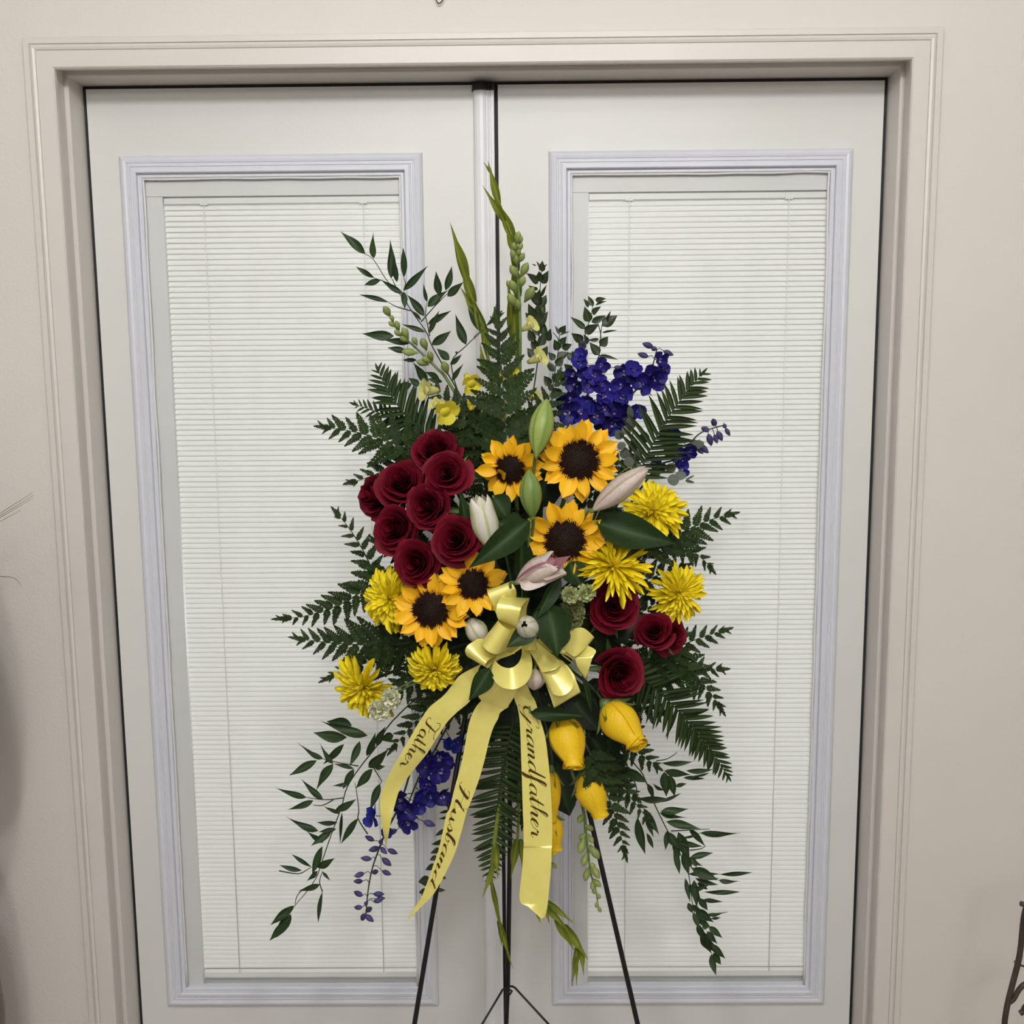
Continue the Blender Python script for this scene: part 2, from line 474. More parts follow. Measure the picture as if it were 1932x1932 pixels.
def unit_leaf(name, m, prof, n=7, fold=.10, bend=.12, side=0, twist=0, cols=2, attr=True, tipz=0):
    """length 1 on +Y, half width prof(t)/2, v-fold along the midrib"""
    vs, fs, at = [], [], []
    for i in range(n + 1):
        t = i / n
        h = prof(t) / 2
        xo = side * (t * t - t) * 1.0
        zc = bend * (t - t * t) * 1.2 - tipz * t * t
        for k in range(cols + 1):
            u = 2 * k / cols - 1
            tw = twist * (t - .5)
            x = xo + u * h
            z = zc + fold * (abs(u) - .5) * prof(t) + tw * u * h
            vs.append((x, t, z)); at.append(1 - abs(u))
    for i in range(n):
        for k in range(cols):
            a = i * (cols + 1) + k
            fs.append((a, a + 1, a + cols + 2, a + cols + 1))
    return mesh(name, vs, fs, m, True, at if attr else None)


def lance(t): return max(.012, math.sin(PI * min(1, t ** .62)) ** 1.05) if t < 1 else .0
def ovate(t): return max(.03, math.sin(PI * t ** .7) ** .7) if t < 1 else .0
def obov(t): return max(.16, math.sin(PI * (t ** 1.25) * .93) ** .75)
def blade(t): return (.55 + .45 * math.sin(PI * min(1, t * 1.5))) * (1 - t ** 2.4) + .004
def petal_sun(t): return max(.32, (math.sin(PI * min(1, .13 + t * .80)) ** .85)) * (1 if t < .72 else max(.05, 1 - ((t - .72) / .28) ** 1.7))
def petal_round(t): return max(.14, math.sin(PI * (.04 + t * .88) ** 1.5) ** .6) if t < 1 else .25
def strap(t): return .55 + .45 * min(1, t * 1.3) if t < .8 else 1 - .75 * ((t - .8) / .2) ** 2


def slim(t): return max(.012, math.sin(PI * min(1, t ** .72)) ** 1.25) if t < 1 else .0


ruscus_leaves = [unit_leaf('leaf', M_ruscus, slim, 8, .10, .10, s, tw) for s, tw in ((.10, .6), (-.10, -.6), (.0, .3), (.22, -.2), (-.22, .2))]
myrtle_leaves = [unit_leaf('leaf', M_myrtle, lance, 6, .14, .16, s) for s in (.08, -.08, 0)]
salal_leaves = [unit_leaf('leaf', M_salal_shade, ovate, 6, .08, .14, s) for s in (.06, -.06)]
euc_leaves = [unit_leaf('leaf', M_euc, lambda t: max(.10, math.sin(PI * (.02 + .96 * t) ** .9) ** .55), 7, .05, .10, s) for s in (.03, -.03)]
lily_leaves = [unit_leaf('leaf', M_lleaf, lance, 12, .12, .14, s, tw, 4) for s, tw in ((.12, .4), (-.12, -.4))]
sword_pinnae = [unit_leaf('pinna', M_sword, lambda t: (.75 + .25 * math.sin(t * 3)) * (1 - t ** 3.2) + .02, 6, .10, .06, s) for s in (.30, -.30)]
glad_bracts = [unit_leaf('bract', M_glad, blade, 9, .22, .05, s, 0, 4) for s in (.05, -.05, .0)]
sun_petals = [unit_leaf('ray_petal', M_sun, petal_sun, 9, f, b, s, tw, 4, tipz=tz) for f, b, s, tw, tz in
              ((.12, .14, .03, .2, .0), (.16, .05, -.05, -.3, .12), (.10, .20, .06, .4, -.08), (.18, .10, 0, -.1, .2), (.12, .0, -.03, .5, -.15))]
mum_petals = [unit_leaf('petal', M_mum, strap, 6, .22, b, s, 0, 2) for b, s in ((-.10, .03), (-.22, -.04), (.02, .05), (.16, -.05))]
round_petals = {}


def get_round(m):
    if m.name not in round_petals:
        round_petals[m.name] = [unit_leaf('petal', m, petal_round, 6, .10, b, s, tw, 4) for b, s, tw in ((.3, .0, .3), (.16, .06, -.4), (.42, -.05, .1))]
    return round_petals[m.name]


def ellipsoid(name, m, rows=6, cols=8, point=.0):
    """bud: length 1 on +Y from the base, diameter 1"""
    vs, fs = [], []
    for i in range(rows + 1):
        t = i / rows
        r = math.sin(PI * min(.995, max(.03, t ** (1 + point)))) ** .8 * .5
        for k in range(cols):
            a = 2 * PI * k / cols
            vs.append((r * math.cos(a), t, r * math.sin(a)))
    for i in range(rows):
        for k in range(cols):
            a = i * cols + k; b = i * cols + (k + 1) % cols
            fs.append((a, a + cols, b + cols, b))
    fs.append(tuple(range(cols))); fs.append(tuple(rows * cols + k for k in range(cols))[::-1])
    return mesh(name, vs, fs, m)


delph_buds = ellipsoid('bud', M_delphp, 6, 8, -.15)
snap_buds = ellipsoid('bud', M_snap, 6, 8, .25)


def stem_to_foam(root, p, back, rad=.0022, m=None, end=None):
    """stem part from a flower (local origin) back and down into the foam"""
    inv = root.matrix_basis.inverted()
    e = FOAM + Vector((0, 0, 0)) if end is None else end
    e = e + (p - e).normalized() * .03
    P = spline([p, p + back * .025, lerp(p + back * .04, e, .55), e], 4)
    vs, fs = tube(P, rad, 6)
    vs = [inv @ v for v in vs]
    return add('stem', mesh('stem', vs, fs, m or M_stem), root)


# ---------------------------------------------------------------- sunflower
def sunflower(px, py, Y, tx, ty, disc, out, seed, label, n1=14, n2=12, folded=()):
    rng = random.Random(seed)
    o = W(px, py, Y); s = 1 / S(px, py, Y); r = disc * s; R = out * s
    f = BK + RT * tx + UP * ty
    root = thing('sunflower', label, 'sunflower', 'sunflowers in the spray', frame(o, f))
    for ring, n in ((0, n1), (1, n2)):
        for k in range(n):
            a = 2 * PI * (k + (.5 if ring else 0) + nrand(rng, .22)) / n
            L = (R - r * .82) * rng.uniform(.84, 1.06) * (1 if ring == 0 else 1.03)
            el = math.radians(rng.uniform(2, 24) if ring == 0 else rng.uniform(-16, 4))
            w = L * rng.uniform(.50, .66)
            d = Vector((math.cos(a) * math.cos(el), math.sin(a) * math.cos(el), math.sin(el)))
            b = Vector((math.cos(a), math.sin(a), 0)) * r * .82 + Vector((0, 0, -.002 - .003 * ring))
            nn = Vector((0, 0, 1)) + Vector((-math.sin(a), math.cos(a), 0)) * nrand(rng, .35)
            if ring == 0 and k in folded:      # a petal curled over the disc
                d = Vector((-math.cos(a) * .55, -math.sin(a) * .55, .75)).normalized(); L *= .8
                nn = Vector((math.cos(a), math.sin(a), .3))
            add('ray_petal', rng.choice(sun_petals), root, leafM(b, b + d * L, w, nn))
    # disc: a dome, dark brown florets round a green-black middle, all far too many to count
    vs, fs = [], []
    for i in range(6):
        t = i / 5
        for k in range(20):
            a = 2 * PI * k / 20
            vs.append((r * t * math.cos(a), r * t * math.sin(a), r * .30 * (1 - t ** 2.2) - .002))
    for i in range(5):
        for k in range(20):
            q = i * 20 + k; b = i * 20 + (k + 1) % 20
            fs.append((q, q + 20, b + 20, b))
    add('disc', mesh('disc', vs, fs, M_disc), root)
    for nm, t0, t1, m_, hh in (('disc_florets', .40, 1.03, M_disc, .10), ('centre_florets', .0, .40, M_disc2, .055)):
        vs, fs = [], []
        N = 420
        for i in range(N):
            t = math.sqrt((i + .5) / N) * 1.03
            if not t0 <= t < t1: continue
            a = i * 2.39996
            c = Vector((t * r * math.cos(a), t * r * math.sin(a), r * .30 * max(0, 1 - t ** 2.2) - .002))
            g = Vector((math.cos(a) * .9 * t ** 2, math.sin(a) * .9 * t ** 2, 1)).normalized()
            h = r * hh * (1 + .9 * rng.random()) * (1.5 if t > .85 else 1); w = r * .042
            x = Vector((-math.sin(a), math.cos(a), 0)); y = g.cross(x)
            b = len(vs)
            vs += [c + x * w, c + y * w, c - x * w, c - y * w, c + g * h]
            fs += [(b, b + 1, b + 4), (b + 1, b + 2, b + 4), (b + 2, b + 3, b + 4), (b + 3, b, b + 4)]
        add(nm, mesh(nm, vs, fs, m_, False), root, kind='stuff')
    vs, fs = [], []
    for i in range(4):
        t = i / 3
        for k in range(12):
            a = 2 * PI * k / 12
            q = r * (1.05 - .75 * t ** 1.6)
            vs.append((q * math.cos(a), q * math.sin(a), -.004 - t * r * .6))
    for i in range(3):
        for k in range(12):
            q = i * 12 + k; b = i * 12 + (k + 1) % 12
            fs.append((q, b, b + 12, q + 12))
    add('receptacle', mesh('receptacle', vs, fs, M_calyx), root)
    stem_to_foam(root, o - f.normalized() * r * .6, -f.normalized(), .0038, M_gstem)
    return root


# ---------------------------------------------------------------- roses
def rose_petals(m, N, seed, closed=0):
    rng = random.Random(seed); out = []
    for i in range(N):
        f = i / (N - 1)
        r0 = .07 + .66 * f ** .85; th = i * 2.3999 + nrand(rng, .2)
        A = lerp(2.0, .88, f ** .8) * rng.uniform(.92, 1.08)
        zt = lerp(.92, .30, f ** 1.15) + nrand(rng, .05); zb = -.95
        fl = lerp(.075, .36, f ** 1.3) * rng.uniform(.75, 1.25); roll = lerp(.01, .20, f) * rng.uniform(.6, 1.4)
        R, C = 7, 7
        vs, fs, at = [], [], []
        pk = nrand(rng, .25)
        for a in range(R):
            v = a / (R - 1)
            for c in range(C):
                u = 2 * c / (C - 1) - 1
                w = min(1, .55 + 1.1 * v)
                t = th + u * A * w
                rr = r0 * (.30 + .70 * math.sin(min(v * 1.35, 1) * PI / 2)) * (1 + .14 * u)
                lip = max(0, (v - .68) / .32)
                rr += fl * lip ** 1.8 * (1 - .35 * u * u) + .02 * math.sin(u * 5 + i) * lip
                z = zb + (zt - zb) * v * (1 - .20 * abs(u - pk) ** 1.4 * v) - roll * lip ** 2.5 * (1 + .5 * math.sin(u * 3 + i * 1.7))
                vs.append((rr * math.cos(t), rr * math.sin(t), z)); at.append(v ** 3 * (.8 + .2 * f))
        for a in range(R - 1):
            for c in range(C - 1):
                q = a * C + c
                fs.append((q, q + 1, q + C + 1, q + C))
        out.append(mesh('petal', vs, fs, m, True, at))
    return out


RED = [rose_petals(M_rose, 24, s) for s in (1, 5, 9)]
sepal = unit_leaf('sepal', M_calyx, lance, 6, .15, -.2, .1)


def calyx(root, r, z, rng, n=5, L=1.0):
    vs, fs = [], []
    for i in range(4):
        t = i / 3
        for k in range(8):
            a = 2 * PI * k / 8
            q = r * (.34 - .16 * t)
            vs.append((q * math.cos(a), q * math.sin(a), z + r * (.06 - .38 * t)))
    for i in range(3):
        for k in range(8):
            q = i * 8 + k; b = i * 8 + (k + 1) % 8
            fs.append((q, b, b + 8, q + 8))
    fs.append(tuple(range(24, 32)))
    add('calyx', mesh('calyx', vs, fs, M_calyx), root)
    for k in range(n):
        a = 2 * PI * (k + nrand(rng, .2)) / n
        d = Vector((math.cos(a), math.sin(a), rng.uniform(-.5, .35)))
        b = Vector((math.cos(a), math.sin(a), 0)) * r * .28 + Vector((0, 0, z))
        add('sepal', sepal, root, leafM(b, b + d.normalized() * r * .95 * L, r * .26, Vector((0, 0, 1))))


def red_rose(px, py, Y, tx, ty, rad, seed, label, drop=10, k=1.0):
    rng = random.Random(seed)
    o = W(px, py, Y); R = rad / S(px, py, Y); f = (BK + RT * tx + UP * ty).normalized()
    M = frame(o - f * R * .35, f) @ Matrix.Rotation(rng.uniform(0, 6.28), 4, 'Z') @ Matrix.Diagonal((R * k, R * k, R, 1))
    root = thing('red_rose', label, 'rose', 'red roses in the spray', M)
    P = RED[seed % 3]
    for p in (P if drop == 0 else P):
        add('petal', p, root)
    calyx(root, 1.0, -.95, rng)
    stem_to_foam(root, o - f * R * 1.3, -f, .0028)
    return root


def yellow_petals():
    out = []
    for i in range(11):
        f = i / 10
        rs = lerp(.25, 1.0, min(1, f * 1.4)); A = lerp(2.4, 1.25, f); th = i * 2.3999; hz = 1 - .11 * ((i * 7) % 5) / 4; fq = (.02, .16, .06, .12)[i % 4]
        vs, fs = [], []
        R, C = 9, 8
        for a in range(R):
            v = a / (R - 1)
            r = .12 + .88 * (math.sin(PI * min(1, v * 1.0) ** .78) ** .85)
            if v > .74: r = max(r, .50 - .1 * max(0, .88 - v)) + fq * max(0, (v - .84) / .16) ** 2
            for c in range(C):
                u = 2 * c / (C - 1) - 1
                t = th + u * A
                q = r * rs * (1 + .06 * u) if v < .74 else r * (rs if f > .3 else rs * 1.1) * (1 + .07 * u)
                z = v * hz * (1 - .045 * u * u * v) - .03 * f * max(0, (v - .9) / .1) ** 2
                vs.append((q * math.cos(t) * .5, q * math.sin(t) * .5, z))
        for a in range(R - 1):
            for c in range(C - 1):
                q = a * C + c
                fs.append((q, q + 1, q + C + 1, q + C))
        out.append(mesh('petal', vs, fs, M_yrose))
    return out


YEL = yellow_petals()


def yellow_rose(b, t, w, Yb, Yt, seed, label):
    rng = random.Random(seed)
    B, T = W(*b, Yb), W(*t, Yt); L = (T - B).length; wd_ = w / S(*b, Yb)
    M = frame(B, T - B) @ Matrix.Rotation(rng.uniform(0, 6.28), 4, 'Z') @ Matrix.Diagonal((wd_, wd_, L, 1))
    root = thing('yellow_rose', label, 'rose', 'yellow rose buds hanging below the bow', M)
    for p in YEL: add('petal', p, root)
    for k in range(5):
        a = 2 * PI * (k + nrand(rng, .2)) / 5
        d = Vector((math.cos(a) * 1.0, math.sin(a) * 1.0, rng.uniform(.25, .75)))
        bb = Vector((math.cos(a) * .1, math.sin(a) * .1, .0))
        add('sepal', sepal, root, leafM(bb, bb + d * .62, .15, Vector((0, 0, -1))))
    vs, fs = [], []
    for i in range(4):
        q = (.17, .2, .14, .07)[i]
        for k in range(8): vs.append((q * math.cos(PI * k / 4), q * math.sin(PI * k / 4), .05 - i * .055))
    for i in range(3):
        for k in range(8): fs.append((i * 8 + k, i * 8 + (k + 1) % 8, i * 8 + 8 + (k + 1) % 8, i * 8 + 8 + k))
    fs.append(tuple(range(24, 32)))
    add('calyx', mesh('calyx', vs, fs, M_calyx), root)
    stem_to_foam(root, B - (T - B).normalized() * L * .1, -(T - B).normalized(), .0028)


# ---------------------------------------------------------------- chrysanthemum
def mum(px, py, Y, tx, ty, rad, seed, label, n=105, amax=108, wid=.13, droop=0, short=1):
    rng = random.Random(seed)
    o = W(px, py, Y); R = rad / S(px, py, Y); f = (BK + RT * tx + UP * ty).normalized()
    root = thing('chrysanthemum', label, 'chrysanthemum', 'yellow spider chrysanthemums in the spray', frame(o - f * R * .22, f))
    for k in range(n):
        q = k / (n - 1)
        al = math.radians(12 + (amax - 12) * q ** .52 + nrand(rng, 9)); az = k * 2.39996 + nrand(rng, .25)
        L = R * lerp(.34, 1.0, q ** .8) * rng.uniform(.84, 1.1)
        d = Vector((math.sin(al) * math.cos(az), math.sin(al) * math.sin(az), math.cos(al)))
        nn = Vector((0, 0, 1)) * math.sin(al) - Vector((math.cos(az), math.sin(az), 0)) * math.cos(al)
        nn = (nn + Vector((-math.sin(az), math.cos(az), 0)) * nrand(rng, .4)).normalized()
        b = d * R * .06
        add('petal', mum_petals[k % 2 if q < .45 else 2 + k % 2], root, leafM(b, b + d * L, R * wid * rng.uniform(.85, 1.2) * (.75 if q < .3 else 1), nn))
    vs, fs = tube([(0, 0, .06 * R), (0, 0, -.08 * R), (0, 0, -.22 * R)], [R * .08, R * .2, R * .06], 8)
    add('calyx', mesh('calyx', vs, fs, M_calyx), root)
    stem_to_foam(root, o - f * R * .42, -f, .0028)


# ---------------------------------------------------------------- lilies
def lily_tepal(name, m, k, off, split, rs, vs0=.62, curl=0):
    V, fs, at = [], [], []
    R, C = 12, 7
    pr = [(0, .16), (.06, .36), (.16, .62), (.32, .90), (.48, 1.0), (.64, .93), (.80, .68), (.92, .36), (1, .015)]
    for a in range(R):
        v = a / (R - 1)
        for j in range(len(pr) - 1):
            if pr[j][0] <= v <= pr[j + 1][0]:
                r = lerp(pr[j][1], pr[j + 1][1], (v - pr[j][0]) / (pr[j + 1][0] - pr[j][0])); break
        for c in range(C):
            u = 2 * c / (C - 1) - 1
            A = math.radians(66) * (1 if v < vs0 else lerp(1, .8 if split else 1, (v - vs0) / (1 - vs0)))
            t = off + k * 2 * PI / 3 + u * A
            rr = r * rs * (1.0 + .07 * (1 - abs(u)) ** 3 - .05 * abs(u) ** 4) * .5
            x, y, z = rr * math.cos(t), rr * math.sin(t), v
            if split and v > vs0:
                q = (v - vs0) / (1 - vs0); dx = split * q ** 1.5
                x += math.cos(off + k * 2 * PI / 3) * dx; y += math.sin(off + k * 2 * PI / 3) * dx
                z -= curl * q * q
            V.append((x, y, z)); at.append(1 - abs(u))
    for a in range(R - 1):
        for c in range(C - 1):
            q = a * C + c
            fs.append((q, q + 1, q + C + 1, q + C))
    return mesh(name, V, fs, m, True, at)


def lily(b, t, w, Yb, Yt, m, label, split=0, rot=0, inner=None, curl=0, group='lily buds in the spray'):
    B, T = W(*b, Yb), W(*t, Yt); L = (T - B).length; wd_ = w / S(*b, Yb)
    M = frame(B, T - B, BK) @ Matrix.Rotation(rot, 4, 'Z') @ Matrix.Diagonal((wd_, wd_, L, 1))
    root = thing('lily_bud', label, 'lily', group, M)
    for k in range(3):
        add('tepal', lily_tepal('tepal', m, k, 0, split, 1.0, curl=curl), root)
    for k in range(3):
        add('inner_tepal', lily_tepal('inner_tepal', inner or m, k, PI / 3, split * .55, .93, .66, curl), root)
    vs, fs = tube([(0, 0, .04), (0, 0, -.02), (0, 0, -.07)], [.09, .10, .05], 8)
    add('bud_base', mesh('bud_base', vs, fs, M_calyx), root)
    d = (T - B).normalized()
    stem_to_foam(root, B - d * L * .05, (FW * 1.1 - d * .45).normalized(), .0025, M_gstem)


# ---------------------------------------------------------------- carnation
def carnation(px, py, Y, tx, ty, rad, m, seed, label, group, n=30):
    rng = random.Random(seed)
    o = W(px, py, Y); R = rad / S(px, py, Y); f = (BK + RT * tx + UP * ty).normalized()
    root = thing('mini_carnation', label, 'carnation', group, frame(o - f * R * .5, f))
    V = []
    for q in range(3):
        vs, fs = [], []
        rr = random.Random(q + 3)
        ph = [rr.uniform(0, 6) for _ in range(4)]
        for i in range(6):
            t = i / 5
            for k in range(7):
                u = 2 * k / 6 - 1
                a = u * .62
                ed = 1 + (.10 * math.sin(u * 11 + ph[0])) * t ** 3
                rad_ = t * ed
                vs.append((rad_ * math.sin(a), rad_ * math.cos(a), .22 * t * t * math.sin(u * 7 + ph[1]) + .18 * t * t * math.sin(t * 4 + ph[2])))
        for i in range(5):
            for k in range(6):
                b = i * 7 + k; fs.append((b, b + 1, b + 8, b + 7))
        V.append(mesh('petal', vs, fs, m))
    for k in range(n):
        q = k / (n - 1)
        al = math.radians(10 + 82 * q ** .7); az = k * 2.39996
        d = Vector((math.sin(al) * math.cos(az), math.sin(al) * math.sin(az), math.cos(al)))
        nn = (Vector((0, 0, 1)) * math.sin(al) - Vector((math.cos(az), math.sin(az), 0)) * math.cos(al)) + Vector((nrand(rng, .5), nrand(rng, .5), 0))
        L = R * rng.uniform(.85, 1.08)
        add('petal', V[k % 3], root, leafM(Vector((0, 0, -R * .1)), d * L - Vector((0, 0, R * .1)), L, nn, L))
    vs, fs = tube([(0, 0, .0), (0, 0, -.35 * R), (0, 0, -.9 * R), (0, 0, -1.25 * R)], [R * .45, R * .42, R * .36, R * .15], 10)
    add('calyx', mesh('calyx', vs, fs, M_calyx), root)
    stem_to_foam(root, o - f * R * 1.7, -f, .0018, M_gstem)


# ---------------------------------------------------------------- fronds and leaf sprays
def bezier_px(b, t, Yb, Yt, bow, n):
    dx, dy = t[0] - b[0], t[1] - b[1]
    m = ((b[0] + t[0]) / 2 - dy * bow, (b[1] + t[1]) / 2 + dx * bow)
    out = []
    for i in range(n + 1):
        s = i / n
        px = (1 - s) ** 2 * b[0] + 2 * s * (1 - s) * m[0] + s * s * t[0]
        py = (1 - s) ** 2 * b[1] + 2 * s * (1 - s) * m[1] + s * s * t[1]
        out.append(W(px, py, lerp(Yb, Yt, s)))
    return out


def fern_pinna(seed):
    rng = random.Random(seed)
    vs, fs = [], []
    n = 8

    def leaflet(b, d, L, w):
        x = Vector((d.y, -d.x, 0)); k = len(vs); z = nrand(rng, .07); tl = nrand(rng, .35)
        vs.extend([b - d * .02, b + d * L * .30 + x * w * .5, b + d * L * .55 + x * w * .36, b + d * L * .62 + x * w * .48, b + d * L + Vector((0, 0, z)),
                   b + d * L * .60 - x * w * .46, b + d * L * .52 - x * w * .32, b + d * L * .28 - x * w * .5])
        for v in range(k + 1, k + 8):
            vs[v] = vs[v] + Vector((0, 0, .015 + tl * (vs[v] - b).dot(x)))
        fs.append((k, k + 1, k + 2, k + 6, k + 7)); fs.append((k + 2, k + 3, k + 4, k + 5, k + 6))
    for i in range(n):
        t = .05 + .84 * i / n
        for s in (-1, 1):
            L = .29 * (1 - t) ** .62 * (.75 if i == 0 else 1) * rng.uniform(.9, 1.1)
            d = Vector((s * math.sin(1.0 - .35 * t), math.cos(1.0 - .35 * t), 0))
            leaflet(Vector((0, t, 0)), d, L, .150 * (1 - .45 * t))
    leaflet(Vector((0, .78, 0)), Vector((0, 1, 0)), .24, .12)
    k = len(vs)
    vs.extend([Vector((-.010, 0, 0)), Vector((.010, 0, 0)), Vector((.004, .85, .01)), Vector((-.004, .85, .01))]); fs.append((k, k + 1, k + 2, k + 3))
    for i, v in enumerate(vs):     # arch the whole pinna
        vs[i] = Vector((v.x, v.y, v.z + .10 * (v.y - v.y * v.y) - .10 * v.x * v.x))
    return mesh('pinna', vs, fs, M_fern, False)


fern_pinnae = [fern_pinna(s) for s in (1, 2, 3)]


def frond(label, b, t, hw, Yb, Yt, kind='fern', bow=.08, n=None, seed=0, name=None, asym=1.0, group=None, ang=None, roll=0):
    """b, t: base and tip of the midrib; hw: reach of the longest side branches (pixels at that distance)"""
    rng = random.Random(seed + int(b[0] * 7 + t[1]))
    P = bezier_px(b, t, Yb, Yt, bow, 24)
    sc = 1 / S(*b, Yb); H = hw * sc
    nm = name or ('leatherleaf_fern_frond' if kind == 'fern' else 'sword_fern_frond')
    root = thing(nm, label, 'fern frond', group or ('leatherleaf fern fronds in the spray' if kind == 'fern' else 'sword fern fronds in the spray'), Matrix.Translation(P[0]))
    inv = Matrix.Translation(-P[0])
    vs, fs = tube(P, [.0016 * (1 - .75 * i / 24) for i in range(25)], 5)
    add('rachis', mesh('rachis', [inv @ v for v in vs], fs, M_stem), root)
    # tuck the foot of the frond into the foam
    ln = (P[0] - FOAM)
    if ln.length > .04:
        e = FOAM + ln.normalized() * .03
        vs, fs = tube(spline([P[0], lerp(P[0], e, .5) + Vector((0, .008, 0)), e], 4), .0017, 5)
        add('stem', mesh('stem', [inv @ v for v in vs], fs, M_stem), root)
    L = sum((P[i + 1] - P[i]).length for i in range(24))
    n = n or (max(6, int(L / .0205)) if kind == 'fern' else max(10, int(L / .0104)))
    for i in range(n + 1):
        s = (i + .3) / (n + 1)
        f = s * 24; k = min(23, int(f)); p = P[k].lerp(P[k + 1], f - k)
        d = (P[min(24, k + 1)] - P[max(0, k - 1)]).normalized()
        nn = (BK + Vector((nrand(rng, .15), 0, nrand(rng, .2)))).normalized()
        sd = d.cross(nn).normalized()
        for side in (1, -1):
            if kind == 'fern':
                ln_ = H * (1 - s) ** .72 * rng.uniform(.88, 1.08) * (1.0 if s > .08 else .8) + .006
                a = math.radians((ang or 58) - 18 * s + nrand(rng, 7))
            else:
                ln_ = H * min(1, .55 + s * 2.2) * (1 - s) ** .55 * rng.uniform(.93, 1.05) + .004
                a = math.radians((ang or 66) - 26 * s + nrand(rng, 5))
            if side < 0: ln_ *= asym
            dd = (d * math.cos(a) + sd * side * math.sin(a) + nn * nrand(rng, .14) - Vector((0, 0, .08))).normalized()
            q = p + d * (side * .25 * L / (n + 1))
            nl = (nn + sd * side * .25 + Vector((nrand(rng, .25), nrand(rng, .25), nrand(rng, .25)))).normalized()
            if kind == 'fern':
                add('pinna', fern_pinnae[rng.randrange(3)], root, inv @ leafM(q, q + dd * ln_, ln_ * rng.uniform(.9, 1.12), nl))
            else:
                add('pinna', sword_pinnae[0 if side > 0 else 1], root, inv @ leafM(q, q + dd * ln_, min(.0082, ln_ * .24) * rng.uniform(.85, 1.1), nl))
    if kind == 'fern':
        d = (P[24] - P[20]).normalized()
        add('pinna', fern_pinnae[0], root, inv @ leafM(P[21], P[24] + d * .008, .028, BK))
    else:
        d = (P[24] - P[22]).normalized()
        add('pinna', sword_pinnae[0], root, inv @ leafM(P[23], P[24] + d * .01, .005, BK))
    return root


def branch(name, label, cat, group, leaves, meshes, stems, Y, zoom, seed, fat=.97, jit=.012, srad=.0013, smat=None, leafname='leaf', tilt=.45):
    """leaves: (base x, base y, tip x, tip y, width) and stems as read off a magnified crop: zoom = (x0, y0, scale)"""
    rng = random.Random(seed)
    lv = []
    for z, L in zip(zoom, leaves):
        lv += [tuple((v / z[2] + z[i % 2]) if i < 4 else v / z[2] for i, v in enumerate(l)) for l in L]
    st = []
    for z, s in stems:
        st.append([(x / z[2] + z[0], y / z[2] + z[1]) for x, y in s])
    Yf = Y if callable(Y) else (lambda px, py: Y)
    o = W(*st[0][-1], Yf(*st[0][-1]))
    root = thing(name, label, cat, group, Matrix.Translation(o)); inv = Matrix.Translation(-o)
    for s in st:
        P = [W(x, y, Yf(x, y)) for x, y in spline(s, 4)]
        n = len(P)
        vs, fs = tube(P, [srad * (.45 + .55 * i / n) for i in range(n)], 5)
        add('stem', mesh('stem', [inv @ v for v in vs], fs, smat or M_stem), root)
    e = FOAM + (o - FOAM).normalized() * .03
    vs, fs = tube(spline([o, lerp(o, e, .5) + Vector((0, .01, 0)), e], 4), srad, 5)
    add('stem', mesh('stem', [inv @ v for v in vs], fs, smat or M_stem), root)
    for bx, by, tx, ty, w in lv:
        y0 = Yf(bx, by); B = W(bx, by, y0 + nrand(rng, .002)); T = W(tx, ty, y0 + nrand(rng, jit) - .003)
        n = (BK + RT * nrand(rng, tilt) + UP * nrand(rng, tilt)).normalized()
        add(leafname, rng.choice(meshes), root, inv @ leafM(B, T, w * fat / S(bx, by, y0), n))
    return root

# ================================================================ foam block and flowers
def rounded_block(c, sx, sy, sz):
    vs, fs = [], []
    n, k = 9, 16
    for i in range(n + 1):
        a = PI * i / n - PI / 2
        for j in range(k):
            b = 2 * PI * j / k
            p = Vector((math.cos(a) * math.cos(b), math.cos(a) * math.sin(b), math.sin(a)))
            q = Vector([math.copysign(abs(v) ** .5, v) for v in p])
            vs.append((q.x * sx, q.y * sy, q.z * sz))
    for i in range(n):
        for j in range(k):
            fs.append((i * k + j, i * k + (j + 1) % k, (i + 1) * k + (j + 1) % k, (i + 1) * k + j))
    return mesh('floral_foam', vs, fs, M_foam)


fo = add('floral_foam', rounded_block(FOAM, .065, .045, .13), None, Matrix.Translation(FOAM))
fo['label'] = 'dark green wet foam block on the easel behind the bow'; fo['category'] = 'floral foam'

ym = Ym
sunflower(1093, 868, ym(1093, 868) - .045, .05, .10, 38, 80, 11, 'large open sunflower at the top, under the blue delphiniums', 13, 11)
sunflower(962, 886, ym(962, 886) - .03, -.18, -.25, 28, 66, 12, 'small sunflower with curled petals left of the pale green lily bud', 12, 10, folded=(7,))
sunflower(1066, 1020, ym(1066, 1020) - .04, -.05, -.05, 38, 78, 13, 'sunflower in the middle, directly above the opening pink lily', 13, 11)
sunflower(813, 1150, ym(813, 1150) - .05, -.12, -.02, 34, 74, 14, 'bright sunflower at the left, under the lowest red rose', 13, 12)
sunflower(893, 1103, ym(893, 1103) - .035, .05, .02, 29, 66, 15, 'sunflower half covered by a satin loop and a lily leaf', 13, 11)

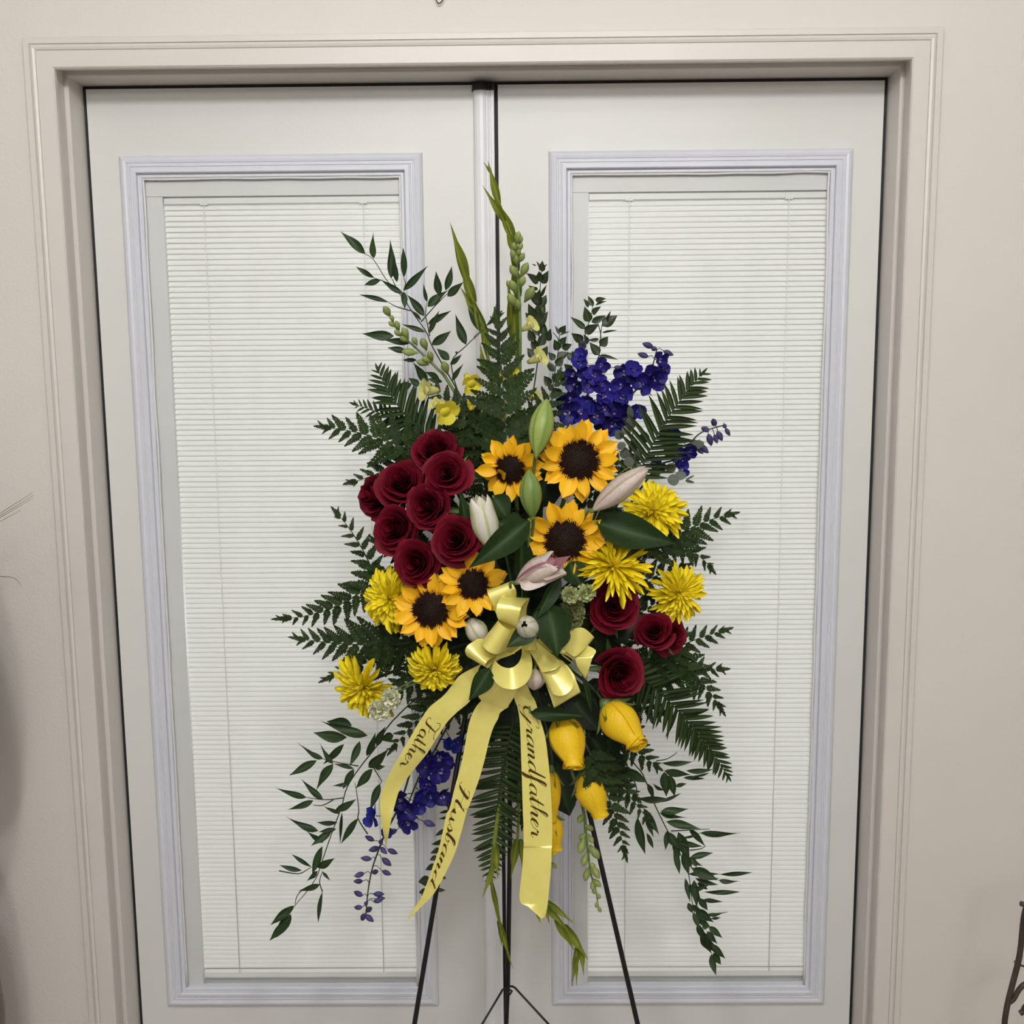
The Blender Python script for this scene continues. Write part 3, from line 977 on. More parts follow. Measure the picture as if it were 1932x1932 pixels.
RO = [
    (822, 842, -.025, -.05, .75, 46, 'topmost red rose, under the small yellow snapdragon bloom'),
    (842, 893, -.055, -.05, .12, 43, 'open red rose left of the small sunflower'),
    (756, 908, -.045, -.10, .42, 46, 'red rose below the upper left fern, second from the left edge of the cluster'),
    (703, 935, -.025, -.95, .10, 44, 'leftmost red rose, turned sideways against the blind'),
    (803, 955, -.060, -.38, .10, 43, 'red rose in the centre of the red cluster'),
    (742, 998, -.055, -.35, .12, 45, 'red rose at the lower left of the cluster, beside the white gap'),
    (858, 1018, -.065, -.18, .18, 47, 'red rose beside the white lily bud, right end of the cluster'),
    (783, 1063, -.065, -.28, .05, 44, 'lowest red rose of the cluster, touching the bright sunflower'),
    (1158, 1143, -.035, .02, .18, 46, 'dark red rose beneath the feathery yellow chrysanthemum'),
    (1232, 1187, -.020, -.25, .55, 36, 'half closed red rose with smooth outer petals, right of the bow'),
    (1270, 1203, -.015, .45, -.10, 34, 'rightmost red rose, tucked beside the half closed one'),
    (1172, 1275, -.035, .20, -.10, 46, 'lowest red rose, just above the fallen yellow rosebuds'),
]
for i, (x, y, dy, tx, ty, r, lab) in enumerate(RO):
    red_rose(x, y, ym(x, y) + dy, tx, ty, r * 1.09, i * 7 + 3, lab)

Yy = -.46
yellow_rose((1058, 1352), (1086, 1455), 68, Yy, Yy - .055, 1, 'yellow rosebud hanging beside the printed right ribbon tail')
yellow_rose((1142, 1328), (1210, 1412), 70, Yy, Yy - .05, 2, 'yellow rosebud tilted to the right under the lowest red rose')
yellow_rose((1100, 1458), (1136, 1545), 58, Yy + .03, Yy + .01, 3, 'yellow rosebud lower down, crossed by a dark fern')
yellow_rose((1040, 1452), (1042, 1550), 36, Yy + .02, Yy + .02, 4, 'yellow rosebud mostly hidden behind the printed right ribbon tail')
yellow_rose((1040, 1535), (1051, 1612), 38, Yy + .035, Yy + .03, 5, 'lowest yellow rosebud, peeking out below the hidden one')

mum(1162, 1064, ym(1150, 1062) - .066, .20, .28, 78, 21, 'feathery yellow chrysanthemum above the dark red rose', 96, 96, .10)
mum(1236, 958, ym(1236, 958) - .035, .0, .35, 66, 22, 'yellow chrysanthemum beside the long pink lily bud', 120, 112, .15)
mum(1288, 1118, ym(1288, 1118) - .025, .25, .10, 60, 23, 'yellow chrysanthemum at the right edge among small ferns', 130, 108, .13)
mum(724, 1130, ym(724, 1130) - .04, -.55, .05, 66, 24, 'yellow chrysanthemum at the left, touching the bright sunflower', 115, 110, .16)
mum(818, 1276, ym(818, 1276) - .05, .02, -.75, 60, 25, 'drooping yellow chrysanthemum above the left ribbon tail', 110, 118, .16)
mum(676, 1305, ym(676, 1305) - .03, -.70, -.45, 70, 26, 'yellow chrysanthemum lowest on the left, beside the cream carnations', 95, 100, .14)

# lilies
y0 = ym(1000, 960)
lily((1012, 858), (1032, 752), 47, y0 - .05, y0 - .03, M_lgreen, 'pale green lily bud standing between the two upper sunflowers', rot=.3)
lily((1005, 976), (998, 886), 43, y0 - .085, y0 - .085, M_lgreen2, 'darker green lily bud overlapping the small sunflower', rot=.2)
lily((926, 1035), (902, 935), 52, y0 - .055, y0 - .06, M_lwhite, 'white lily bud with parted tips beside the red roses', split=.34, rot=1.25)
lily((1120, 962), (1222, 883), 44, y0 - .07, y0 - .075, M_lpink, 'long pinkish lily bud pointing to the upper right chrysanthemum', split=.10, rot=.6)
lily((976, 1098), (1066, 1056), 54, y0 - .10, y0 - .12, M_lpink, 'opening pink lily just below the middle sunflower', split=.42, rot=.5, inner=M_lin, curl=.12)
lily((1003, 1190), (989, 1178), 43, y0 - .075, y0 - .125, M_lwhite, 'white lily bud seen end on above the bow', split=.13, rot=.4)
lily((915, 1212), (884, 1168), 42, y0 - .03, y0 - .035, M_lwhite, 'white lily bud half hidden behind the left satin loop', split=.14, rot=.9)
lily((1010, 1262), (1008, 1302), 40, y0 - .055, y0 - .06, M_lpink, 'small pinkish lily bud under the bow between two loops', split=.08, rot=.2)

op = [o for o in COL.objects if o.get('label', '').startswith('opening pink lily')][0]
OI = op.matrix_basis.inverted()
tepal_leaf = [unit_leaf('open_tepal', m_, lance, 10, .16, b_, s_, 0, 4) for m_, b_, s_ in ((M_lpink, -.2, .1), (M_lin, .25, -.1), (M_lpink, .3, .1))]
for k_, (b_, t_, w_, d_) in enumerate((((980, 1096), (1060, 1104), 40, -.128), ((1022, 1084), (1074, 1046), 30, -.118), ((1024, 1088), (1066, 1088), 26, -.126))):
    add('open_tepal', tepal_leaf[k_], op, OI @ leafM(W(*b_, y0 + d_), W(*t_, y0 + d_ - .008), w_ / S(*b_, y0), (BK + UP * (.5 if k_ else -.3)).normalized()))
LL = [  # base, tip, width, depth, normal tilt
    ((1000, 982), (884, 1072), 46, -.115, -.110, .2, 'broad lily leaf lying across the sunflower by the red roses'),
    ((890, 1040), (866, 926), 40, -.030, -.035, .3, 'dark lily leaf standing behind the white bud'),
    ((940, 985), (985, 1020), 60, -.060, -.060, .1, 'lily leaf right of the white bud'),
    ((1125, 985), (1275, 1026), 62, -.050, -.040, -.2, 'broad dark lily leaf under the upper right chrysanthemum'),
    ((985, 1100), (985, 1002), 44, -.062, -.066, .6, 'upright lily leaf left of the opening pink lily'),
    ((1056, 1088), (1012, 1168), 28, -.100, -.105, .5, 'narrow pale lily leaf hanging from the opening pink lily'),
    ((1032, 1140), (1052, 1240), 66, -.098, -.105, 0, 'largest dark lily leaf, drooping over the bow'),
    ((1010, 1185), (955, 1222), 34, -.105, -.11, 0, 'short dark lily leaf below the end-on white bud'),
    ((925, 1262), (884, 1322), 34, -.085, -.085, .2, 'lily leaf beside the left ribbon tail'),
    ((1098, 1275), (1115, 1345), 12, -.070, -.060, .4, 'narrow lily leaf hanging right of the bow'),
    ((1000, 1345), (1105, 1352), 26, -.050, -.045, .3, 'lily leaf above the hanging yellow rosebud'),
    ((1075, 1060), (1100, 1110), 44, -.055, -.055, 0, 'lily leaf tucked under the middle sunflower'),
    ((930, 935), (960, 985), 42, -.02, -.02, .3, 'dark lily leaf below the small sunflower'),
    ((1060, 1180), (1045, 1235), 40, -.085, -.09, .2, 'dark lily leaf right of the end-on white bud'),
]
for i, (b, t, w, db, dt, tl, lab) in enumerate(LL):
    B = W(*b, y0 + db); T = W(*t, y0 + dt)
    root = thing('lily_leaf', lab, 'leaf', 'loose lily leaves round the bow', Matrix.Translation(B)); inv = Matrix.Translation(-B)
    add('blade', lily_leaves[i % 2], root, inv @ leafM(B, T, w * 1.08 / S(*b, y0), (BK + RT * tl + UP * .15).normalized()))
    e = FOAM + (B - FOAM).normalized() * .03
    vs, fs = tube([B, lerp(B, e, .5) + Vector((0, .005, -.004)), e], .0016, 5); add('stalk', mesh('stalk', [inv @ v for v in vs], fs, M_gstem), root)

# carnations
g = 'green mini carnations right of the bow'
carnation(1076, 1125, y0 - .075, -.1, -.2, 17, M_carng, 31, 'left one of two round green mini carnation buds', g)
carnation(1108, 1122, y0 - .075, .15, -.25, 18, M_carng, 32, 'right one of two round green mini carnation buds', g)
carnation(1082, 1152, y0 - .060, .0, .1, 24, M_carno, 33, 'upper olive mini carnation under the two green buds', g)
carnation(1078, 1175, y0 - .062, -.05, -.5, 22, M_carno, 34, 'lower olive mini carnation resting on the satin loop', g)
yq = ym(730, 1330) - .06
carnation(733, 1321, yq, -.5, -.25, 21, M_carnw, 35, 'upper cream mini carnation with a green calyx', 'cream mini carnations at the lower left')
carnation(713, 1346, yq - .005, -.3, -.5, 22, M_carnw, 36, 'lower cream mini carnation beside the drooping leaves', 'cream mini carnations at the lower left')

# ---------------------------------------------------------------- delphinium
def floret_mesh(seed, m):
    rng = random.Random(seed)
    vs, fs, mi = [], [], []

    def petal(d, n, L, w, cup, mat_i):
        y = d.normalized(); z = (n - y * n.dot(y)).normalized(); x = y.cross(z)
        R, C = 5, 4
        b = len(vs)
        for i in range(R + 1):
            t = i / R; h = petal_round(t) * w / 2
            for k in range(C + 1):
                u = 2 * k / C - 1
                vs.append(y * (L * (t + .06)) + x * (u * h) + z * (cup * (t * t) + .14 * u * u * w + .03 * math.sin(u * 4 + seed + t * 5)))
        for i in range(R):
            for k in range(C):
                q = b + i * (C + 1) + k
                fs.append((q, q + 1, q + C + 2, q + C + 1)); mi.append(mat_i)
    for k in range(5):
        a = 2 * PI * k / 5 + nrand(rng, .2)
        petal(Vector((math.cos(a), math.sin(a), rng.uniform(-.1, .9))), Vector((nrand(rng, .4), nrand(rng, .4), 1)), .52 * rng.uniform(.8, 1.15), .56, .30 * rng.random() - .05, 0)
    for k in range(3):
        a = 2 * PI * k / 3 + .5
        petal(Vector((math.cos(a) * .5, math.sin(a) * .5, 1)), Vector((math.cos(a), math.sin(a), 0)), .22, .16, .0, 1)
    vv, ff = tube([(0, 0, .02), (.05, .25, -.12), (.1, .55, -.2)], [.07, .045, .01], 5)      # spur
    b = len(vs); vs += vv; fs += [tuple(b + i for i in f) for f in ff]; mi += [0] * len(ff)
    me = mesh('floret', vs, fs, m); me.materials.append(M_bee)
    me.polygons.foreach_set('material_index', mi)
    return me


FLO = [floret_mesh(s, M_delph) for s in (1, 2, 3, 4)]; FLOB = [floret_mesh(s, M_delphb) for s in (5, 6)]


def delphinium(label, zoom, flo, buds, stems, Y, seed, extra=()):
    rng = random.Random(seed)
    x0, y0_, s = zoom
    c = lambda x, y: (x / s + x0, y / s + y0_)
    P0 = c(*stems[0][-1]); o = W(*P0, Y); inv = Matrix.Translation(-o)
    root = thing('delphinium', label, 'delphinium', 'blue delphinium spikes in the spray', Matrix.Translation(o))
    axis = [W(*c(*p), Y) for st in stems for p in spline(st, 5)]
    for st in stems:
        P = [W(*c(*p), Y) for p in spline(st, 4)]
        vs, fs = tube(P, [.0011 + .0011 * i / len(P) for i in range(len(P))], 6)
        add('stem', mesh('stem', [inv @ v for v in vs], fs, M_stem), root)
    e = FOAM + (o - FOAM).normalized() * .03
    vs, fs = tube(spline([o, lerp(o, e, .5) + Vector((0, .012, 0)), e], 4), .0022, 6)
    add('stem', mesh('stem', [inv @ v for v in vs], fs, M_stem), root)
    ped_v, ped_f = [], []
    for it in flo:
        x, y, w = it[:3]
        px, py = c(x, y); q = W(px, py, Y - .012 - .02 * rng.random()); r = w / s / S(px, py, Y)
        near = min(axis, key=lambda a: (a - q).length)
        f = (BK * rng.uniform(.45, 1.3) + (q - near).normalized() * .7 + RT * nrand(rng, .7) + UP * nrand(rng, .6) - UP * .15).normalized()
        M = frame(q, f) @ Matrix.Rotation(rng.uniform(0, 6.28), 4, 'Z') @ Matrix.Diagonal((r * 1.5,) * 3 + (1,))
        o_ = add('floret', rng.choice(FLOB if len(it) > 3 else FLO), root, inv @ M)
        if len(it) > 3: o_['label'] = 'brighter blue floret'
        tube([q - f * .004, lerp(q, near, .5) - f * .006, near], .0008, 4, ped_v, ped_f)
    for x, y, w in buds:
        px, py = c(x, y); q = W(px, py, Y - nrand(rng, .012)); L = w / s / S(px, py, Y)
        near = min(axis, key=lambda a: (a - q).length)
        d = ((q - near).normalized() + RT * nrand(rng, .4) - UP * .1 + BK * nrand(rng, .4)).normalized()
        add('bud', delph_buds, root, inv @ leafM(q - d * L * .52, q + d * L * .52, L * .54, (BK + RT * nrand(rng, .5)).normalized(), L * .52))
        tube([q - d * L * .45, lerp(q - d * L * .5, near, .6) + UP * .004, near], .0007, 4, ped_v, ped_f)
    if ped_f:
        add('pedicels', mesh('pedicels', [inv @ v for v in ped_v], ped_f, M_stem), root, kind='stuff')
    return root


z7 = (1060, 560, 5.367)
delphinium('tall blue delphinium spike behind the large top sunflower', z7,
           [(215, 600, 110), (180, 680, 110), (130, 800, 120), (230, 770, 110), (330, 800, 130), (400, 690, 110), (160, 890, 150), (390, 890, 130), (110, 1050, 180), (280, 1060, 130),
            (410, 1020, 140), (60, 1160, 160), (200, 1170, 170), (330, 1200, 150), (110, 1240, 150), (430, 1120, 130), (250, 900, 120), (20, 1080, 110)],
           [(215, 470, 110), (195, 520, 90), (235, 560, 90), (570, 715, 85)], [[(210, 440), (230, 700), (260, 1000), (280, 1400), (100, 2600)]], ym(1100, 740) + .03, 41)
delphinium('blue delphinium spike leaning right over the sword fern', z7,
           [(540, 1150, 170), (620, 1100, 130), (520, 1290, 160), (640, 1220, 120), (650, 780, 150), (720, 740, 120), (620, 910, 150), (620, 1020, 130), (810, 900, 160), (900, 800, 150),
            (935, 820, 160), (980, 640, 120), (1020, 730, 110), (760, 1150, 110), (690, 1180, 110), (560, 900, 110), (430, 1280, 130)],
           [(870, 490, 120), (820, 590, 120), (1080, 570, 110), (930, 530, 80)], [[(960, 540), (880, 800), (700, 1000), (560, 1200), (400, 1500), (100, 2600)]], ym(1170, 740) + .03, 42)
delphinium('small blue delphinium spray at the far right above the chrysanthemums', z7,
           [(1130, 1410, 150, 1), (1200, 1620, 120), (1010, 1690, 120), (1200, 1740, 110), (1310, 1570, 110)],
           [(1450, 1340, 120), (1540, 1270, 120), (1650, 1310, 90), (1600, 1410, 120), (1500, 1450, 130), (1680, 1370, 90), (1440, 1540, 130), (1260, 1690, 100), (1560, 1440, 100), (1400, 1560, 90)],
           [[(1640, 1300), (1420, 1370), (1300, 1480), (1150, 1640), (900, 1800), (300, 2700)]], ym(1290, 850) + .02, 43)
z8 = (680, 1240, 5.367)
delphinium('blue delphinium spike hanging between the left and middle ribbon tails', z8,
           [(920, 850, 150, 1), (700, 980, 150), (800, 1010, 160), (680, 1090, 150), (800, 1150, 160), (690, 1270, 130), (640, 1370, 140), (700, 1410, 120), (820, 1400, 130), (460, 1540, 160), (490, 1660, 140), (420, 1430, 130), (570, 1500, 120), (860, 1060, 120)],
           [(380, 1430, 120), (330, 1490, 90), (320, 1770, 110), (700, 1685, 130), (540, 1620, 90)], [[(420, 1740), (480, 1500), (600, 1200), (720, 1000), (1000, 500), (1500, -200)]], -.375, 44)
delphinium('lilac blue delphinium tip with closed buds at the lower left', (480, 1440, 5.367),
           [(1210, 540, 140, 1), (1330, 700, 90)],
           [(1165, 760, 105), (1400, 895, 110), (1130, 965, 110), (1210, 870, 120), (1340, 1000, 120), (1060, 1130, 110), (1050, 1195, 100), (1340, 1110, 100), (1225, 1100, 100), (1050, 1320, 110),
            (1260, 1325, 110), (1280, 1370, 90), (1050, 1460, 100), (1160, 1480, 110), (1250, 1395, 90), (1100, 1560, 110), (1165, 1570, 110), (1310, 885, 100), (1280, 800, 90), (1130, 1420, 80)],
           [[(1130, 1540), (1150, 1300), (1190, 1080), (1250, 900), (1330, 700), (1480, 400), (1800, -400), (2700, -1300)]], -.385, 45)

# ---------------------------------------------------------------- snapdragon
def snapdragon(label, zoom, path, buds, blooms, Y, seed, auto=0):
    rng = random.Random(seed)
    x0, y0_, s = zoom
    c = lambda x, y: (x / s + x0, y / s + y0_)
    o = W(*c(*path[-1]), Y); inv = Matrix.Translation(-o)
    root = thing('snapdragon', label, 'snapdragon', 'snapdragon spikes in the spray', Matrix.Translation(o))
    P = [W(*c(*p), Y) for p in spline(path, 5)]
    vs, fs = tube(P, [.0012 + .0022 * i / len(P) for i in range(len(P))], 6)
    add('stem', mesh('stem', [inv @ v for v in vs], fs, M_gstem), root)
    e = FOAM + (o - FOAM).normalized() * .03
    vs, fs = tube(spline([o, lerp(o, e, .5) + Vector((0, .012, 0)), e], 4), .003, 6)
    add('stem', mesh('stem', [inv @ v for v in vs], fs, M_gstem), root)
    if auto:      # buds two and two up the tip
        n = len(P)
        for k in range(auto):
            t = k / auto; i = int(t * (n - 2)); d = (P[i] - P[i + 1]).normalized(); x = d.cross(BK).normalized()
            sd = 1 if k % 2 else -1
            L = lerp(.012, .021, t); q = P[i] + BK * .003
            dd = (d * (1.0 - .3 * t) + x * sd * (.25 + .75 * t) + BK * nrand(rng, .5)).normalized()
            add('bud', snap_buds, root, inv @ leafM(q, q + dd * L, L * .58, BK, L * .55))
    for x, y, w in buds:
        px, py = c(x, y); q = W(px, py, Y - .006 - .008 * rng.random()); L = w / s / S(px, py, Y) * 1.3
        near = min(P, key=lambda a: (a - q).length); i = P.index(near)
        d = (P[max(0, i - 1)] - P[min(len(P) - 1, i + 1)]).normalized()
        dd = (d + (q - near).normalized() * .8 + BK * nrand(rng, .3)).normalized()
        add('bud', snap_buds, root, inv @ leafM(q - dd * L * .5, q + dd * L * .5, L * .50, BK, L * .48))
    for x, y, w, m, dx, dy, *fw in blooms:      # two-lipped bloom: tube, two upper lobes, three lower lobes
        px, py = c(x, y); q = W(px, py, Y - (fw[0] if fw else .06)); L = 1.25 * w / s / S(px, py, Y)
        f = (BK * .6 + RT * dx + UP * dy).normalized()
        M = frame(q, f, UP.cross(f) * -1); rp = get_round(m)
        bl = add('bloom', mesh('bloom', *tube([(0, 0, -.5 * L), (0, 0, -.2 * L), (0, 0, .12 * L), (0, 0, .2 * L)], [.10 * L, .17 * L, .22 * L, .17 * L], 10), m), root, inv @ M)
        for k, a in enumerate((50, 130, 205, 270, 335)):
            a = math.radians(a); d = Vector((math.cos(a), math.sin(a), .35 if k > 1 else .8)); b = Vector((math.cos(a), math.sin(a), 0)) * L * .08 + Vector((0, 0, .08 * L))
            add('lobe', rp[k % 3], bl, leafM(b, b + d.normalized() * L * .46, L * .46, Vector((-math.cos(a) * .3, -math.sin(a) * .3, 1))))
    return root


z5 = (600, 560, 5.367)
snapdragon('snapdragon spike of green buds at the upper left, ending in yellow blooms', z5,
           [(690, 100), (750, 240), (830, 370), (950, 480), (1090, 610), (1210, 730), (1320, 860), (1700, 1500)],
           [(700, 150, 120), (750, 220, 75), (745, 278, 75), (805, 290, 90), (810, 370, 90), (885, 370, 115), (870, 430, 90), (980, 450, 90), (1075, 480, 120), (930, 560, 130), (1140, 600, 100), (1060, 670, 110), (1100, 640, 100), (1290, 720, 130), (860, 430, 70)],
           [(1130, 950, 190, M_snapp, -.8, -.1), (1270, 1140, 225, M_snapy, .45, -.6, .105), (1200, 1100, 120, M_snapp, -.6, .3, .10), (1540, 860, 190, M_snapy, .35, -.6)], ym(800, 680) + .02, 51)
snapdragon('tall green snapdragon spike at the top between gladiolus and myrtle', (840, 280, 5.367),
           [(730, 860), (720, 1050), (735, 1300), (755, 1600), (760, 2000), (750, 2500)],
           [(735, 905, 110), (760, 930, 80), (700, 1000, 90), (760, 1000, 80), (690, 1080, 100), (770, 1110, 100), (720, 1130, 90), (740, 1060, 80), (700, 1250, 130), (800, 1230, 130), (780, 1350, 110), (690, 1400, 130), (650, 1385, 90), (850, 1480, 150), (680, 1540, 140), (740, 1590, 110)],
           [(850, 1800, 150, M_snapp, .7, .3), (925, 2130, 170, M_snapp, .8, .25), (560, 2310, 130, M_snapy, -.3, -.2), (660, 2290, 140, M_snapy, .4, .1), (270, 2640, 150, M_snapy, -.6, .1, .02), (380, 2720, 140, M_snapp, -.3, .3, .02), (330, 2850, 160, M_snapy, .2, -.4, .02), (620, 2640, 150, M_snapp, .3, .4, .02), (580, 2760, 140, M_snapy, -.4, .1, .02), (900, 2520, 120, M_snapp, .6, .2, .02), (440, 2900, 120, M_snapy, .5, -.3, .02)], ym(980, 600) + .01, 52)
snapdragon('green snapdragon tip hanging down between two easel legs', (900, 1572, 5.367),
           [(1225, 730), (1200, 560), (1150, 400), (1125, 200), (1100, 0), (1060, -300), (800, -1100)],
           [(1060, 125, 130), (1190, 190, 130), (1090, 265, 110), (1110, 415, 110), (1200, 390, 120), (1150, 55, 90), (1215, 500, 90), (1170, 530, 80)], [], -.40, 53, auto=13)
snapdragon('short snapdragon tip just beside the right ribbon tail', (900, 1572, 5.367), [(780, 330), (700, 200), (600, -200), (600, -900)], [(780, 325, 75), (730, 240, 70)], [], -.42, 55)

# ---------------------------------------------------------------- gladiolus
def gladiolus(label, zoom, bracts, stem, Y, seed, rad=.0035):
    rng = random.Random(seed)
    x0, y0_, s = zoom
    c = lambda x, y: (x / s + x0, y / s + y0_)
    o = W(*c(*stem[-1]), Y); inv = Matrix.Translation(-o)
    root = thing('gladiolus', label, 'gladiolus', 'green gladiolus spikes in the spray', Matrix.Translation(o))
    P = [W(*c(*p), Y) for p in spline(stem, 5)]; n = len(P)
    vs, fs = tube(P, [rad * (.35 + .65 * i / n) for i in range(n)], 8)
    add('stem', mesh('stem', [inv @ v for v in vs], fs, M_glad), root)
    e = FOAM + (o - FOAM).normalized() * .03
    vs, fs = tube(spline([o, lerp(o, e, .5) + Vector((0, .012, 0)), e], 4), rad, 6)
    add('stem', mesh('stem', [inv @ v for v in vs], fs, M_gstem), root)
    for bx, by, tx, ty, w in bracts:
        B = W(*c(bx, by), Y - .003 * rng.random()); T = W(*c(tx, ty), Y - .006 - .006 * rng.random())
        add('bract', rng.choice(glad_bracts), root, inv @ leafM(B, T, w * 1.15 / s / S(*c(bx, by), Y), (BK + RT * nrand(rng, .3)).normalized()))


z4 = (840, 280, 5.367)
gladiolus('tallest gladiolus spike, its tip in front of the white astragal', z4,
          [(545, 560, 428, 115, 75), (470, 260, 380, 128, 28), (600, 740, 376, 370, 68), (690, 930, 500, 470, 95), (720, 1050, 600, 760, 85), (720, 1250, 640, 880, 85), (740, 1500, 690, 1050, 100)],
          [(540, 520), (620, 740), (700, 980), (725, 1300), (730, 1700), (740, 2500)], ym(960, 480) + .035, 61)
gladiolus('pale green gladiolus spike left of the tallest one', z4,
          [(210, 1340, 48, 748, 100), (290, 1560, 140, 1080, 95), (340, 1700, 150, 1400, 80), (420, 1900, 260, 1450, 95), (500, 1760, 515, 1570, 50), (400, 2280, 350, 1960, 60), (430, 2100, 330, 1640, 80)],
          [(180, 1250), (260, 1500), (360, 1730), (420, 1900), (440, 2200), (520, 2700)], ym(900, 580) + .035, 62)
gladiolus('short gladiolus blade beside the green snapdragon spike', z4,
          [(700, 1950, 630, 1325, 105), (710, 2100, 690, 1500, 110), (650, 2050, 600, 1960, 60)], [(690, 1700), (715, 1950), (740, 2500)], ym(970, 600) + .03, 63)
zb = (900, 1572, 5.367)
gladiolus('gladiolus blade hanging down in front of the easel pole', zb,
          [(150, 500, 250, 960, 50), (230, 900, 250, 1150, 45), (215, 880, 345, 1315, 58), (160, 300, 52, 665, 60), (185, 100, 212, 468, 75), (300, 1180, 372, 1390, 12)],
          [(240, 960), (190, 760), (150, 520), (150, 330), (175, 100), (250, -500)], -.415, 64, .0042)
gladiolus('dark gladiolus blade hanging between easel pole and ribbon', zb, [(400, 60, 342, 465, 80), (440, 60, 460, 370, 60)], [(380, 300), (410, 60), (430, -500)], -.395, 65)
gladiolus('green gladiolus spike below the right ribbon tail', zb,
          [(715, 690, 985, 918, 60), (715, 740, 890, 960, 60), (800, 860, 990, 1195, 75), (880, 930, 1132, 1288, 90), (1020, 1120, 960, 1535, 62), (1040, 1150, 1082, 1450, 55), (1010, 1250, 1008, 1560, 36), (610, 790, 642, 915, 36), (690, 700, 735, 925, 60)],
          [(1010, 1150), (900, 960), (780, 800), (680, 600), (560, 0), (500, -600)], -.425, 66, .0042)

# ================================================================ foliage
Yfol = lambda px, py: ym(px, py) + .03
zA, zB5 = (600, 280, 5.367), (600, 560, 5.367)
branch('ruscus_branch', 'long leafy ruscus branch reaching to the upper left', 'branch', 'ruscus branches in the spray',
       [[(480, 1070, 225, 840, 90), (565, 1115, 562, 840, 65), (740, 1320, 730, 915, 85), (800, 1355, 765, 1090, 60), (870, 1310, 862, 1000, 75), (570, 1310, 380, 1195, 60), (630, 1340, 465, 1385, 70),
         (860, 1470, 630, 1325, 60), (715, 1560, 415, 1480, 55), (870, 1440, 1115, 1185, 75), (1080, 1700, 900, 1480, 85), (870, 1450, 880, 1630, 70), (1045, 1745, 950, 1640, 38), (1105, 1555, 1065, 1360, 42),
         (1230, 1490, 1195, 1240, 85), (1290, 1440, 1355, 1190, 80), (1110, 1605, 1330, 1430, 88), (1310, 1500, 1475, 1350, 88), (1110, 1780, 1355, 1640, 70), (1130, 1870, 1230, 1640, 60), (1090, 1860, 845, 1780, 52),
         (1150, 1990, 1350, 1845, 95), (770, 1900, 440, 1875, 105)],
        [(930, 470, 670, 440, 75), (900, 560, 700, 515, 75), (1330, 640, 1200, 520, 92), (1000, 640, 850, 640, 48), (1100, 880, 960, 660, 90), (1230, 830, 1080, 760, 70), (1260, 860, 1100, 830, 60), (950, 880, 750, 950, 92), (1030, 900, 915, 820, 75)]],
       ruscus_leaves,
       [(zA, [(480, 1070), (565, 1130), (700, 1340), (860, 1510), (950, 1650), (1090, 1850), (1150, 1990), (1250, 2170), (1500, 2600)]), (zA, [(565, 1310), (660, 1345), (760, 1390), (860, 1480)]),
        (zA, [(715, 1560), (800, 1605), (945, 1645)]), (zA, [(1105, 1555), (1090, 1680), (1110, 1790), (1130, 1900)]), (zA, [(1310, 1470), (1180, 1600), (1045, 1755)]), (zA, [(750, 1320), (780, 1385), (800, 1430)]), (zA, [(870, 1310), (885, 1370), (870, 1440)])],
       Yfol, [zA, zB5], 71)
branch('ruscus_branch', 'short ruscus twig with large leaves left of the gladiolus', 'branch', 'ruscus branches in the spray',
       [[(1640, 1855, 1505, 1560, 115), (1700, 1800, 1895, 1655, 65), (1500, 1990, 1390, 1675, 92)], [(1340, 690, 1460, 580, 55), (1360, 850, 1475, 675, 55), (1410, 570, 1385, 560, 30)]],
       ruscus_leaves, [(zA, [(1700, 1800), (1640, 1870), (1500, 2000), (1350, 2200), (1500, 2700)]), (zA, [(1640, 1855), (1590, 1900), (1580, 1930)])], Yfol, [zA, zB5], 72)
zL, zM = (500, 1240, 5.367), (480, 1440, 5.367)
Ylow = lambda px, py: -.345 - .03 * max(0, 1 - abs(px - 985) / 400)
